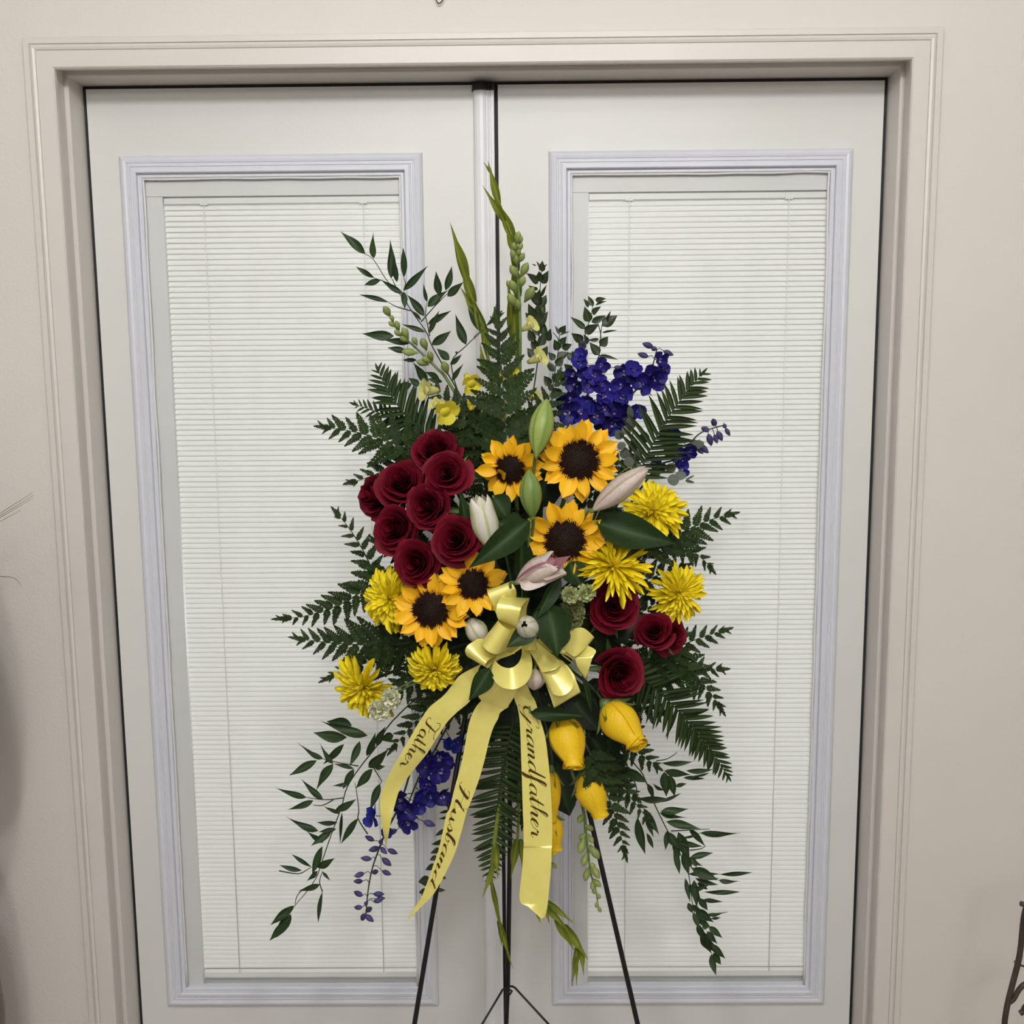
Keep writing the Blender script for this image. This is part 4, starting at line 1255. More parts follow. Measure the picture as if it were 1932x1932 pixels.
branch('ruscus_branch', 'long ruscus branch drooping to the lower left over the blind', 'branch', 'ruscus branches in the spray',
       [[(880, 690, 620, 650, 130), (1040, 795, 560, 645, 95), (830, 810, 485, 760, 135), (800, 880, 585, 1090, 75), (960, 850, 855, 1110, 82), (590, 1030, 320, 860, 42), (690, 1080, 550, 860, 48), (525, 1045, 240, 1200, 88),
         (690, 1080, 505, 1375, 88), (900, 1130, 690, 1080, 42), (900, 1130, 785, 1340, 78), (1050, 1120, 1255, 925, 115), (1090, 1130, 920, 1330, 95), (860, 1280, 680, 1300, 42), (420, 1420, 100, 1320, 58),
         (590, 1445, 360, 1225, 62), (490, 1450, 225, 1545, 72), (710, 1555, 925, 1435, 88), (760, 1580, 590, 1510, 38), (1165, 1280, 1060, 1560, 84), (735, 1670, 520, 1670, 65), (945, 1630, 770, 1890, 78),
         (780, 1570, 760, 1900, 34), (540, 1760, 205, 1610, 64), (720, 1740, 540, 1770, 52), (1130, 900, 1220, 700, 80), (1030, 1000, 1120, 760, 80), (1300, 790, 1160, 840, 100), (1110, 1120, 1220, 1105, 60)],
        [(700, 800, 530, 690, 62), (780, 690, 570, 840, 78), (690, 840, 585, 1130, 88), (580, 1050, 375, 920, 48), (480, 1085, 250, 1030, 58), (640, 1060, 815, 960, 84), (640, 1090, 520, 1200, 48), (690, 1100, 770, 1190, 32),
         (665, 1225, 440, 1295, 72), (690, 1300, 645, 1620, 52), (400, 1440, 160, 1640, 88), (320, 1570, 150, 1800, 92), (370, 1530, 220, 1770, 105)]],
       ruscus_leaves,
       [(zL, [(-100, 1540), (-30, 1440), (130, 1150)]) if 0 else (zM, [(330, 1570), (420, 1430), (540, 1290), (600, 1200), (640, 1130), (700, 950), (790, 690), (880, 450), (940, 240), (1070, 40), (1237, -173), (1400, -430), (1900, -900)]),
        (zL, [(590, 1030), (760, 1070), (945, 1100)]), (zL, [(420, 1420), (600, 1442), (790, 1425)]), (zL, [(490, 1495), (580, 1500), (690, 1445)]), (zL, [(910, 1270), (930, 1380), (950, 1550), (945, 1640), (1040, 1790)]),
        (zL, [(1165, 1280), (1180, 1250), (1130, 1170), (1090, 1100)]), (zM, [(580, 1050), (530, 1080), (440, 1120), (250, 1090)]), (zM, [(690, 1090), (660, 1200), (690, 1300)]), (zM, [(410, 1430), (430, 1350), (480, 1290), (540, 1280)])],
       Ylow, [zL, zM], 73)
zR, zS = (1080, 1320, 5.367), (1140, 1500, 5.367)
branch('ruscus_branch', 'long ruscus branch drooping to the lower right over the blind', 'branch', 'ruscus branches in the spray',
       [[(900, 640, 1220, 630, 74), (930, 720, 1200, 760, 95), (1150, 720, 1430, 705, 64), (930, 730, 950, 985, 112), (980, 760, 1035, 985, 92), (1120, 790, 1350, 800, 44), (1200, 780, 1390, 740, 34), (1040, 880, 1160, 850, 44),
         (920, 920, 815, 850, 48), (500, 680, 760, 840, 140), (670, 1000, 990, 1005, 90), (850, 1040, 1105, 945, 44), (895, 1130, 1180, 1105, 80), (950, 1235, 1300, 1310, 90), (1290, 1350, 1715, 1350, 55), (1100, 1400, 1300, 1350, 36),
         (1180, 1310, 1350, 1490, 64), (950, 1340, 1110, 1530, 95), (1020, 1480, 1085, 1770, 75), (1070, 1340, 1190, 1640, 115), (1110, 1560, 1210, 1700, 95), (1190, 1600, 1430, 1550, 66), (1200, 1600, 1260, 1700, 64),
         (1210, 1710, 1480, 1830, 115), (1490, 1770, 1825, 1750, 50), (1480, 1830, 1710, 1835, 44), (720, 1100, 880, 1375, 74), (740, 1180, 825, 1400, 54), (660, 1190, 740, 1570, 105), (750, 1350, 820, 1510, 54), (760, 850, 830, 1000, 60)],
        [(920, 840, 1160, 910, 64), (940, 890, 1050, 960, 54), (910, 860, 940, 1150, 84), (820, 840, 870, 1090, 52), (1010, 980, 1380, 980, 56), (960, 1040, 1050, 1170, 74), (1000, 1060, 1210, 1080, 44), (920, 1160, 1110, 1290, 112),
         (1040, 1210, 1260, 1180, 30), (1080, 1250, 1180, 1240, 30), (900, 1190, 965, 1370, 64), (1060, 1330, 1200, 1450, 78), (990, 1330, 1060, 1340, 54), (1040, 1380, 1150, 1510, 74), (970, 1370, 1080, 1600, 104), (1085, 1510, 1230, 1660, 74),
         (1100, 1600, 1185, 1720, 74), (1085, 1610, 1135, 1830, 78), (880, 1120, 1010, 1180, 70), (850, 1090, 900, 1200, 60), (800, 640, 1000, 720, 60), (850, 800, 1180, 800, 50), (890, 960, 1080, 900, 60), (860, 900, 990, 1110, 84), (930, 1240, 1080, 1340, 70), (950, 1300, 1010, 1470, 80), (1020, 1450, 1130, 1600, 80), (760, 480, 1000, 520, 60), (700, 420, 760, 660, 84), (640, 360, 620, 560, 64), (790, 600, 860, 820, 84), (560, 180, 850, 230, 50)]],
       ruscus_leaves,
       [(zS, [(1090, 1610), (1000, 1400), (930, 1250), (890, 1080), (860, 830), (820, 700), (740, 540), (640, 360), (560, 200), (500, 70), (420, -140), (300, -320), (-300, -900)]), (zR, [(1480, 1810), (1380, 1790), (1200, 1700)]),
        (zR, [(1390, 1310), (1200, 1320), (1000, 1330)]), (zR, [(1350, 1480), (1300, 1510), (1190, 1525)]), (zR, [(690, 1100), (650, 1000), (650, 900), (620, 820)]), (zR, [(1060, 535), (960, 600), (850, 620)])],
       Ylow, [zR, zS], 74)

zc4, zc6 = (840, 280, 5.367), (840, 560, 5.367)
mk = dict(fat=1.02, jit=.008, srad=.0013, tilt=.5)
branch('myrtle_sprig', 'upright dark myrtle sprig right of the green snapdragon', 'sprig', 'myrtle sprigs in the spray',
       [[(985, 1250, 985, 1135, 75), (970, 1230, 920, 1140, 34), (985, 1230, 1035, 1170, 34), (920, 1190, 875, 1172, 16), (940, 1370, 820, 1262, 85), (980, 1370, 1045, 1235, 88), (960, 1350, 950, 1240, 92), (940, 1430, 835, 1388, 40), (975, 1500, 1030, 1378, 36),
         (940, 1570, 870, 1420, 92), (970, 1600, 1025, 1480, 84), (930, 1600, 960, 1420, 105), (910, 1720, 840, 1570, 92), (960, 1700, 1005, 1550, 84), (930, 1760, 935, 1570, 115), (940, 1800, 1042, 1650, 95), (900, 1790, 810, 1660, 95),
         (940, 1900, 930, 1680, 115), (1000, 1900, 1000, 1750, 75), (900, 1960, 840, 1820, 90), (960, 2000, 1010, 1850, 90), (930, 2050, 880, 1900, 90), (960, 2120, 1040, 2000, 95), (910, 2120, 830, 2020, 95)]],
       myrtle_leaves, [(zc4, [(985, 1160), (965, 1350), (955, 1600), (950, 1900), (930, 2200), (840, 2800)])], Yfol, [zc4], 75, **mk)
branch('myrtle_sprig', 'loose dark myrtle sprig above the blue delphiniums', 'sprig', 'myrtle sprigs in the spray',
       [[(1500, 1600, 1445, 1490, 54), (1520, 1540, 1630, 1520, 54), (1520, 1590, 1640, 1545, 28), (1450, 1610, 1400, 1520, 54), (1460, 1760, 1410, 1600, 95), (1490, 1680, 1580, 1600, 74), (1480, 1760, 1630, 1690, 75), (1640, 1750, 1680, 1640, 34),
         (1590, 1800, 1745, 1690, 115), (1590, 1870, 1750, 1840, 24), (1420, 1830, 1265, 1705, 64), (1410, 1870, 1560, 1780, 95), (1400, 1950, 1275, 1870, 95), (1400, 2050, 1350, 1900, 90)],
        [(1560, 590, 1460, 460, 95), (1570, 500, 1650, 400, 95), (1560, 430, 1430, 440, 40), (1550, 600, 1755, 640, 44), (1440, 480, 1400, 380, 70)]],
       myrtle_leaves, [(zc4, [(1500, 1560), (1470, 1720), (1420, 1870), (1410, 2050), (1400, 2400), (1100, 3000)]), (zc6, [(1590, 270), (1570, 420), (1560, 580), (1540, 640), (1450, 900)]), (zc6, [(1545, 270), (1570, 350), (1575, 420)])], Yfol, [zc4, zc6], 76, **mk)
branch('myrtle_sprig', 'short bronzy myrtle sprig between the other two sprigs', 'sprig', 'myrtle sprigs in the spray',
       [[(1040, 450, 1070, 320, 85), (1150, 380, 1110, 290, 34), (1160, 360, 1220, 285, 80), (1160, 390, 1270, 350, 24), (1150, 540, 1100, 430, 90), (1170, 480, 1230, 400, 70), (1180, 520, 1285, 480, 80), (1110, 640, 1040, 560, 70), (1140, 620, 1250, 560, 90), (1120, 700, 1200, 600, 90), (1100, 760, 1020, 650, 90), (1090, 860, 1190, 760, 95),
         (1070, 900, 1000, 800, 90), (1300, 640, 1230, 560, 80), (1280, 760, 1200, 680, 90), (1330, 620, 1280, 550, 70), (1170, 1000, 1080, 920, 95), (1180, 900, 1260, 800, 95), (1220, 840, 1130, 740, 95)]],
       myrtle_leaves, [(zc6, [(1160, 340), (1150, 500), (1120, 700), (1090, 900), (1070, 1100), (900, 1800)]), (zc6, [(1090, 360), (1140, 420), (1150, 480)])], Yfol, [zc6], 77, smat=M_stem, **mk)
branch('myrtle_sprig', 'dark myrtle sprig hanging behind the middle ribbon tail', 'sprig', 'myrtle sprigs in the spray',
       [[(690, 120, 610, 60, 40), (680, 160, 580, 185, 30), (670, 220, 575, 240, 30), (640, 340, 540, 415, 50), (620, 460, 500, 500, 60), (590, 540, 490, 590, 60), (560, 620, 485, 660, 50), (545, 700, 440, 760, 70), (500, 860, 370, 880, 110), (470, 960, 375, 990, 80),
         (560, 960, 650, 965, 40), (600, 820, 655, 850, 36), (440, 1000, 400, 1020, 30)]],
       myrtle_leaves, [((720, 1500, 5.367), [(480, 960), (560, 700), (630, 400), (700, 100), (900, -500), (1300, -1500)])], Ylow, [(720, 1500, 5.367)], 78, **mk)
branch('eucalyptus_sprig', 'grey green eucalyptus sprig with round leaves beside the small delphinium', 'sprig', None,
       [[(690, 1340, 700, 1220, 110), (560, 1520, 650, 1500, 90), (730, 1560, 720, 1440, 105), (760, 1670, 770, 1550, 95), (850, 1640, 940, 1590, 90), (990, 1420, 1080, 1360, 100), (1060, 1620, 1160, 1500, 160), (1270, 1530, 1440, 1480, 110), (1260, 1570, 1210, 1640, 70),
         (1060, 1760, 1150, 1700, 100), (940, 1830, 960, 1720, 110), (1150, 1830, 1255, 1790, 95), (1110, 1800, 1150, 1910, 120), (670, 1720, 690, 1620, 110), (640, 1640, 640, 1540, 110), (830, 1480, 840, 1370, 110), (700, 1240, 680, 1110, 70), (1250, 1860, 1340, 1880, 30), (1260, 1850, 1340, 1810, 20),
         (1060, 1290, 1030, 1260, 40), (600, 1440, 560, 1350, 100), (740, 1780, 800, 1700, 100), (620, 1380, 690, 1320, 100)]],
       euc_leaves, [(z7, [(1300, 1860), (1180, 1790), (1060, 1740), (900, 1680), (740, 1700), (500, 1900), (200, 2600)]), (z7, [(1400, 1440), (1250, 1570), (1120, 1690), (1000, 1730)]), (z7, [(700, 1230), (720, 1400), (740, 1600), (700, 1750)])], lambda x, y: ym(x, y) + .005, [z7], 79, fat=1.0, jit=.008, tilt=.4, smat=M_gstem)

# ---- fronds whose outline shows
yf = -.345
frond('leatherleaf fern frond spreading left of the topmost red rose', (800, 862), (600, 805), 78, -.40, yf, bow=.10)
frond('leatherleaf fern frond drooping left below the upper left ferns', (790, 850), (655, 912), 46, -.39, yf - .01, bow=-.10)
frond('leatherleaf fern frond arching furthest left, above the chrysanthemum', (735, 1068), (520, 1168), 56, -.40, yf, bow=-.22)
frond('small upright leatherleaf fern frond left of the red roses', (706, 1085), (630, 962), 38, -.39, yf, bow=.10)
frond('leatherleaf fern frond pointing left below the left chrysanthemum', (760, 1215), (552, 1203), 74, -.40, yf, bow=-.06)
frond('leatherleaf fern frond hanging lower left above the ruscus', (800, 1225), (608, 1285), 52, -.40, yf, bow=.08)
frond('dark leatherleaf fern frond standing at the top centre', (955, 858), (934, 588), 96, -.43, yf - .02, bow=.03)
frond('leatherleaf fern frond behind the yellow snapdragon blooms', (925, 850), (800, 720), 66, -.41, yf - .01, bow=.06)
frond('leatherleaf fern frond right of the upright lily bud', (985, 850), (1056, 700), 60, -.41, yf - .01, bow=.05)
frond('leatherleaf fern frond reaching right beside the upper right chrysanthemum', (1225, 1050), (1388, 968), 66, -.40, yf, bow=-.14)
frond('small leatherleaf fern frond drooping right above the right chrysanthemum', (1235, 1020), (1346, 1078), 44, -.39, yf, bow=-.25)
frond('leatherleaf fern frond pointing right beside the rightmost red rose', (1215, 1252), (1376, 1186), 56, -.40, yf, bow=-.06)
frond('leatherleaf fern frond fanning out right of the lowest red rose', (1225, 1215), (1365, 1345), 66, -.39, yf, bow=-.16)
frond('leatherleaf fern frond reaching right between two others near the lowest red rose', (1215, 1280), (1370, 1262), 54, -.39, yf, bow=-.05)
frond('leatherleaf fern frond hanging at the lower right below the yellow rosebuds', (1112, 1420), (1182, 1620), 58, -.465, -.40, bow=-.06)
frond('leatherleaf fern frond at the lower right under the ruscus', (1120, 1430), (1232, 1560), 44, -.41, -.36, bow=-.05)
frond('leatherleaf fern frond behind the cream carnations', (850, 1255), (690, 1345), 56, -.40, -.36, bow=.06)
frond('leatherleaf fern frond above the drooping ruscus', (860, 1290), (735, 1420), 52, -.40, -.36, bow=.06)
frond('sword fern frond behind the upper left roses, curling upward', (828, 838), (712, 694), 82, -.39, yf + .02, 'sword', bow=-.16)
frond('sword fern frond pointing left behind the leatherleaf', (820, 830), (668, 762), 44, -.38, yf + .02, 'sword', bow=.05, n=15)
frond('sword fern frond at the upper right beside the blue delphinium', (1202, 905), (1328, 702), 88, -.39, yf + .01, 'sword', bow=-.10)
frond('sword fern frond arching at the lower right above the ruscus', (1190, 1262), (1375, 1468), 84, -.41, yf, 'sword', bow=-.10)
frond('dark sword fern frond hanging between the middle and right ribbon tails', (968, 1365), (925, 1660), 80, -.44, -.40, 'sword', bow=.05, ang=84)
# ---- fronds that fill the spray between the flowers
FILL = [((940, 960), (870, 870), 62, 'between the red roses and the small sunflower'), ((905, 870), (860, 770), 70, 'under the yellow snapdragon'), ((1010, 900), (1010, 775), 64, 'behind the pale green lily bud'),
        ((1100, 960), (1190, 850), 70, 'behind the large top sunflower'), ((1150, 1060), (1290, 985), 60, 'behind the upper right chrysanthemum'), ((1160, 1110), (1300, 1065), 62, 'behind the right chrysanthemum'),
        ((1140, 1190), (1262, 1120), 64, 'above the half closed rose'), ((1120, 1240), (1250, 1260), 66, 'right of the bow'), ((1120, 1300), (1262, 1350), 70, 'above the tilted yellow rosebud'),
        ((1080, 1300), (1180, 1440), 70, 'between the two upper yellow rosebuds'), ((1040, 1350), (1105, 1520), 60, 'behind the hanging yellow rosebud'), ((990, 1320), (985, 1560), 62, 'behind the right ribbon tail'),
        ((930, 1280), (880, 1470), 66, 'behind the middle ribbon tail'), ((900, 1260), (790, 1400), 66, 'behind the left ribbon tail'), ((870, 1200), (745, 1290), 70, 'left of the drooping chrysanthemum'),
        ((850, 1180), (690, 1230), 74, 'below the bright sunflower'), ((830, 1120), (690, 1090), 70, 'behind the left chrysanthemum'), ((820, 1040), (700, 1020), 64, 'behind the lowest roses of the cluster'),
        ((860, 950), (730, 850), 66, 'behind the middle of the red cluster'), ((940, 1150), (890, 1200), 60, 'below the half covered sunflower'), ((1090, 1180), (1180, 1210), 60, 'below the dark red rose'),
        ((960, 1060), (960, 960), 70, 'under the broad lily leaf'), ((1130, 1000), (1160, 960), 60, 'behind the long pink lily bud'), ((1050, 1390), (1060, 1520), 56, 'lowest behind the yellow rosebuds'), ((1150, 1370), (1245, 1450), 56, 'below the lower right sword fern'), ((1110, 1430), (1205, 1510), 50, 'right of the lower yellow rosebud')]
for i, (b, t, hw, lab) in enumerate(FILL):
    frond('leatherleaf fern frond filling the spray ' + lab, b, t, hw, -.385, min(-.35, ym(*t) + .045), seed=i, bow=nrand(random.Random(i), .1))
# ---- big salal leaves round the foam, colour darkened for the deep shade there
SAL = [((960, 1000), (920, 900)), ((985, 1010), (1010, 900)), ((940, 1060), (860, 960)), ((1060, 1080), (1140, 980)), ((920, 1110), (820, 1060)), ((1080, 1150), (1190, 1090)), ((920, 1190), (830, 1200)), ((1080, 1210), (1180, 1230)),
       ((930, 1250), (860, 1330)), ((1050, 1280), (1130, 1380)), ((985, 1300), (960, 1420)), ((1010, 1300), (1040, 1440)), ((1000, 1120), (1060, 1130)), ((960, 1140), (900, 1150)), ((1090, 1300), (1200, 1340)), ((900, 1230), (770, 1250)), ((1010, 960), (1060, 840)), ((1040, 1420), (1075, 1540)), ((1110, 1380), (1175, 1490)), ((900, 900), (880, 800)), ((1020, 1230), (1080, 1250)), ((1000, 1420), (985, 1530)),
       ((940, 1320), (890, 1420)), ((870, 1120), (760, 1130)), ((1110, 1180), (1230, 1180)), ((1140, 1060), (1230, 1010)), ((1150, 1280), (1240, 1300)), ((880, 1000), (780, 960))]
SALW = ['behind the white lily bud, pointing up left', 'below the pale green lily bud', 'beside the white lily bud, towards the roses', 'under the long pink lily bud', 'behind the half covered sunflower', 'under the feathery chrysanthemum', 'below the bright sunflower', 'left of the half closed rose', 'under the drooping chrysanthemum', 'above the hanging yellow rosebud', 'behind the middle ribbon tail, high up', 'behind the right ribbon tail, high up', 'right of the opening pink lily', 'above the outer left satin loop', 'above the tilted yellow rosebud', 'left of the drooping chrysanthemum', 'behind the small sunflower', 'behind the hanging yellow rosebud', 'between the two lower yellow rosebuds', 'above the small sunflower', 'right of the end-on bud', 'lowest, behind the right ribbon tail', 'behind the left ribbon tail', 'behind the left chrysanthemum', 'left of the rightmost red rose', 'under the upper right chrysanthemum', 'right of the lowest red rose', 'in the middle of the red rose cluster']
for i, (b, t) in enumerate(SAL):
    yb = -.375; B = W(*b, yb); T = W(*t, min(-.36, ym(*t) + .035))
    root = thing('shade_salal_leaf', 'salal leaf coloured dark for the shade deep in the spray, ' + SALW[i], 'leaf', 'salal leaves coloured dark for the shade deep in the spray', Matrix.Translation(B)); inv = Matrix.Translation(-B)
    rr = random.Random(i)
    add('blade', salal_leaves[i % 2], root, inv @ leafM(B, T, .062, (BK + RT * nrand(rr, .4) + UP * nrand(rr, .4)).normalized()))
    vs, fs = tube([B, lerp(B, FOAM, .5), FOAM + (B - FOAM).normalized() * .03], .0014, 5); add('stalk', mesh('stalk', [inv @ v for v in vs], fs, M_stem), root)

# ================================================================ satin bow
YBOW = -.50
bow = thing('satin_bow', 'yellow satin ribbon bow with printed tails tied over the front of the spray', 'bow', None, Matrix.Translation(W(998, 1208, YBOW)))
BI = bow.matrix_basis.inverted()
RW = .037


def strip(name, pairs, n=5, sub=6, crown=.0):
    """ribbon through pairs of edge points; returns object and a function (s, t) -> point"""
    flat = [tuple(a) + tuple(b) for a, b in pairs]
    sp = spline(flat, n)
    vs, fs = [], []
    for q in sp:
        a, b = Vector(q[:3]), Vector(q[3:])
        for k in range(sub + 1):
            t = k / sub
            vs.append(BI @ (lerp(a, b, t) + BK * crown * math.sin(PI * t)))
    for i in range(len(sp) - 1):
        for k in range(sub):
            q = i * (sub + 1) + k
            fs.append((q, q + 1, q + sub + 2, q + sub + 1))
    o = add(name, mesh(name, vs, fs, M_satin), bow)
    cum = [0]
    for i in range(len(sp) - 1):
        m0 = (Vector(sp[i][:3]) + Vector(sp[i][3:])) / 2; m1 = (Vector(sp[i + 1][:3]) + Vector(sp[i + 1][3:])) / 2
        cum.append(cum[-1] + (m1 - m0).length)

    def at(s, t):
        s = min(max(s, 0), cum[-1] * .9999)
        i = max(j for j in range(len(cum)) if cum[j] <= s); i = min(i, len(sp) - 2)
        f = (s - cum[i]) / max(1e-9, cum[i + 1] - cum[i])
        a = lerp(Vector(sp[i][:3]), Vector(sp[i + 1][:3]), f); b = lerp(Vector(sp[i][3:]), Vector(sp[i + 1][3:]), f)
        p = lerp(a, b, t) + BK * crown * math.sin(PI * t)
        dn = (b - a).cross(Vector(sp[i + 1][:3]) - Vector(sp[i][:3])).normalized()
        if dn.dot(BK) < 0: dn = -dn
        return p + dn * .0007
    return o, at, cum[-1]


def traced_loop(rows, n=5):
    x0, y0_, q = 860, 1040, 5.367
    return strip('loop', [(W(r[0] / q + x0, r[1] / q + y0_, r[4]), W(r[2] / q + x0, r[3] / q + y0_, r[5] if len(r) > 5 else r[4])) for r in rows], n, 6)


# big front loop, round from the knot and back to it
traced_loop([(650, 930, 735, 975, -.502), (668, 1000, 772, 1110, -.520, -.526), (656, 1085, 765, 1240, -.538, -.545), (620, 1145, 708, 1338, -.550, -.558), (555, 1182, 598, 1396, -.555, -.566), (480, 1172, 468, 1378, -.550, -.562), (424, 1135, 385, 1300, -.538, -.550),
             (398, 1088, 354, 1200, -.525, -.535), (432, 1045, 420, 1105, -.512, -.516), (520, 1000, 560, 1050, -.504), (640, 940, 690, 965, -.500)])
# lower right loop
traced_loop([(790, 890, 700, 960, -.500), (900, 985, 790, 1080, -.508, -.512), (1005, 1065, 850, 1180, -.515, -.525), (1052, 1120, 885, 1225, -.522, -.535), (1066, 1160, 1000, 1200, -.530, -.532)])
traced_loop([(1000, 1085, 1080, 1110, -.512), (1048, 1125, 1140, 1190, -.524, -.530), (1062, 1182, 1188, 1300, -.538, -.548), (1022, 1236, 1172, 1396, -.546, -.560), (960, 1254, 1085, 1462, -.548, -.564), (896, 1236, 985, 1448, -.540, -.556), (850, 1190, 930, 1380, -.528, -.535), (780, 1070, 860, 1200, -.512), (730, 970, 770, 1010, -.502)])
# behind it the lowest loop, folded flat
traced_loop([(860, 1160, 1120, 1150, -.505), (885, 1250, 1188, 1235, -.512, -.508), (935, 1410, 1222, 1320, -.518, -.512), (990, 1568, 1262, 1420, -.520, -.512), (985, 1560, 1245, 1408, -.508, -.502), (900, 1300, 1150, 1240, -.500), (760, 1000, 840, 980, -.500)])
# barrel loop at the upper left
traced_loop([(650, 960, 560, 1040, -.502), (600, 797, 510, 1015, -.530, -.520), (550, 792, 420, 1043, -.542, -.540), (500, 772, 345, 1025, -.546, -.548), (455, 738, 292, 982, -.542, -.546), (430, 697, 270, 925, -.530, -.534), (450, 682, 300, 870, -.516, -.518), (515, 690, 400, 850, -.508), (590, 745, 520, 880, -.504), (690, 900, 640, 950, -.500)])
# outer left loop with its open end to the lower right
traced_loop([(520, 960, 600, 1040, -.502), (265, 885, 430, 1048, -.512, -.514), (180, 912, 388, 1074, -.522, -.526), (120, 955, 338, 1096, -.528, -.536), (94, 1003, 308, 1132, -.528, -.542), (108, 1056, 298, 1168, -.520, -.540), (150, 1080, 330, 1182, -.512, -.530), (230, 1060, 385, 1130, -.506, -.516), (420, 1000, 520, 1050, -.502)])
# top loop and the one behind it
traced_loop([(600, 940, 720, 950, -.500), (500, 740, 640, 800, -.520, -.514), (430, 690, 618, 772, -.536, -.530), (408, 600, 642, 660, -.544, -.542), (428, 520, 668, 560, -.540, -.540), (456, 462, 746, 476, -.528, -.520), (478, 468, 742, 500, -.516, -.510), (560, 600, 715, 600, -.508), (680, 840, 720, 840, -.500)])
traced_loop([(560, 880, 680, 860, -.498), (412, 640, 570, 560, -.508), (380, 560, 612, 462, -.516), (345, 480, 606, 385, -.520), (318, 404, 562, 312, -.514), (335, 412, 570, 330, -.504), (470, 620, 580, 560, -.498), (640, 880, 690, 860, -.496)])
# two loops at the right, half under the leaf
traced_loop([(800, 900, 830, 980, -.498), (960, 850, 960, 1000, -.505), (1075, 815, 1080, 988, -.512), (1185, 788, 1140, 1032, -.518), (1290, 776, 1212, 1064, -.520), (1392, 860, 1325, 968, -.512), (1380, 880, 1300, 985, -.502), (1200, 900, 1120, 1010, -.496), (850, 920, 860, 980, -.495)])
traced_loop([(820, 940, 840, 1010, -.496), (1200, 1010, 1080, 1040, -.502), (1310, 955, 1180, 1092, -.508), (1395, 985, 1250, 1100, -.514), (1419, 1020, 1300, 1090, -.516), (1380, 1090, 1220, 1080, -.520), (1350, 1190, 1225, 1150, -.518, -.516), (1308, 1286, 1262, 1222, -.510), (1270, 1210, 1180, 1120, -.502), (1080, 1060, 1060, 1030, -.496)])
vs, fs = [], []
K = W(1000, 1206, YBOW - .004)
for i in range(9):
    p = PI * i / 8
    for k in range(5):
        vs.append(BI @ (K + RT * (.010 * math.cos(p)) * (1 + .2 * (k - 2) ** 2 / 4) + BK * (.011 * math.sin(p) - .002) + UP * (.016 * (k / 2 - 1))))
for i in range(8):
    for k in range(4):
        q = i * 5 + k; fs.append((q, q + 1, q + 6, q + 5))
add('knot', mesh('knot', vs, fs, M_satin), bow)


def zpairs(zoom, rows, Y0, Y1):
    x0, y0_, s = zoom; out = []
    n = len(rows)
    for i, r in enumerate(rows):
        Y = lerp(Y0, Y1, i / (n - 1)) + (r[4] if len(r) > 4 else 0)
        Y2 = Y + (r[5] if len(r) > 5 else 0)
        out.append((W(r[0] / s + x0, r[1] / s + y0_, Y), W(r[2] / s + x0, r[3] / s + y0_, Y2)))
    return out


P1 = zpairs(z8, [(1060, 150, 1270, 40), (985, 205, 1200, 110), (850, 380, 1130, 400), (705, 500, 990, 535), (605, 640, 880, 650), (510, 800, 775, 815), (420, 960, 670, 985), (330, 1110, 580, 1100), (265, 1240, 490, 1215), (215, 1370, 395, 1350), (198, 1480, 350, 1490), (208, 1620, 322, 1600), (235, 1800, 292, 1780), (263, 1930, 267, 1930)], -.475, -.455)
P1 = [(a, b + BK * (.012 * math.sin(i * .6))) for i, (a, b) in enumerate(P1)]
tail1, at1, len1 = strip('tail', P1)
P2a = zpairs(z8, [(1420, 120, 1660, 150), (1310, 235, 1620, 260), (1198, 378, 1560, 395), (1225, 440, 1480, 520)], -.520, -.500)
strip('tail_fold', P2a, 4)
zq = (720, 1500, 5.367)
P2 = zpairs(z8, [(1260, 405, 1505, 500), (1180, 490, 1418, 560), (1130, 580, 1395, 620), (1095, 690, 1345, 715), (1062, 870, 1300, 860), (1022, 1075, 1250, 1070), (960, 1300, 1180, 1300), (905, 1520, 1090, 1530)], -.497, -.488) + \
    zpairs(zq, [(655, 200, 872, 130), (620, 370, 815, 350), (575, 560, 745, 580), (520, 720, 672, 740), (460, 890, 600, 880), (405, 1030, 515, 1020), (340, 1130, 425, 1110), (250, 1280, 254, 1280)], -.488, -.475)
tail2, at2, len2 = strip('tail', P2)
z9 = (900, 1260, 5.367); zt = (900, 1572, 5.367)
P3 = zpairs(z9, [(330, 160, 500, 150), (365, 270, 545, 265), (388, 340, 585, 330), (410, 400, 615, 420), (430, 520, 650, 550), (440, 700, 690, 700), (446, 900, 716, 885), (455, 1150, 738, 1110), (462, 1400, 756, 1400), (470, 1600, 762, 1600), (472, 1800, 760, 1800)], -.490, -.505) + \
    zpairs(zt, [(470, 150, 755, 150), (460, 350, 750, 330), (432, 680, 722, 640), (520, 745, 712, 745), (650, 858, 692, 852)], -.505, -.515)
P3 = [(a + BK * .004 * math.sin(i * .9), b - BK * .004 * math.sin(i * .9)) for i, (a, b) in enumerate(P3)]
tail3, at3, len3 = strip('tail', P3)

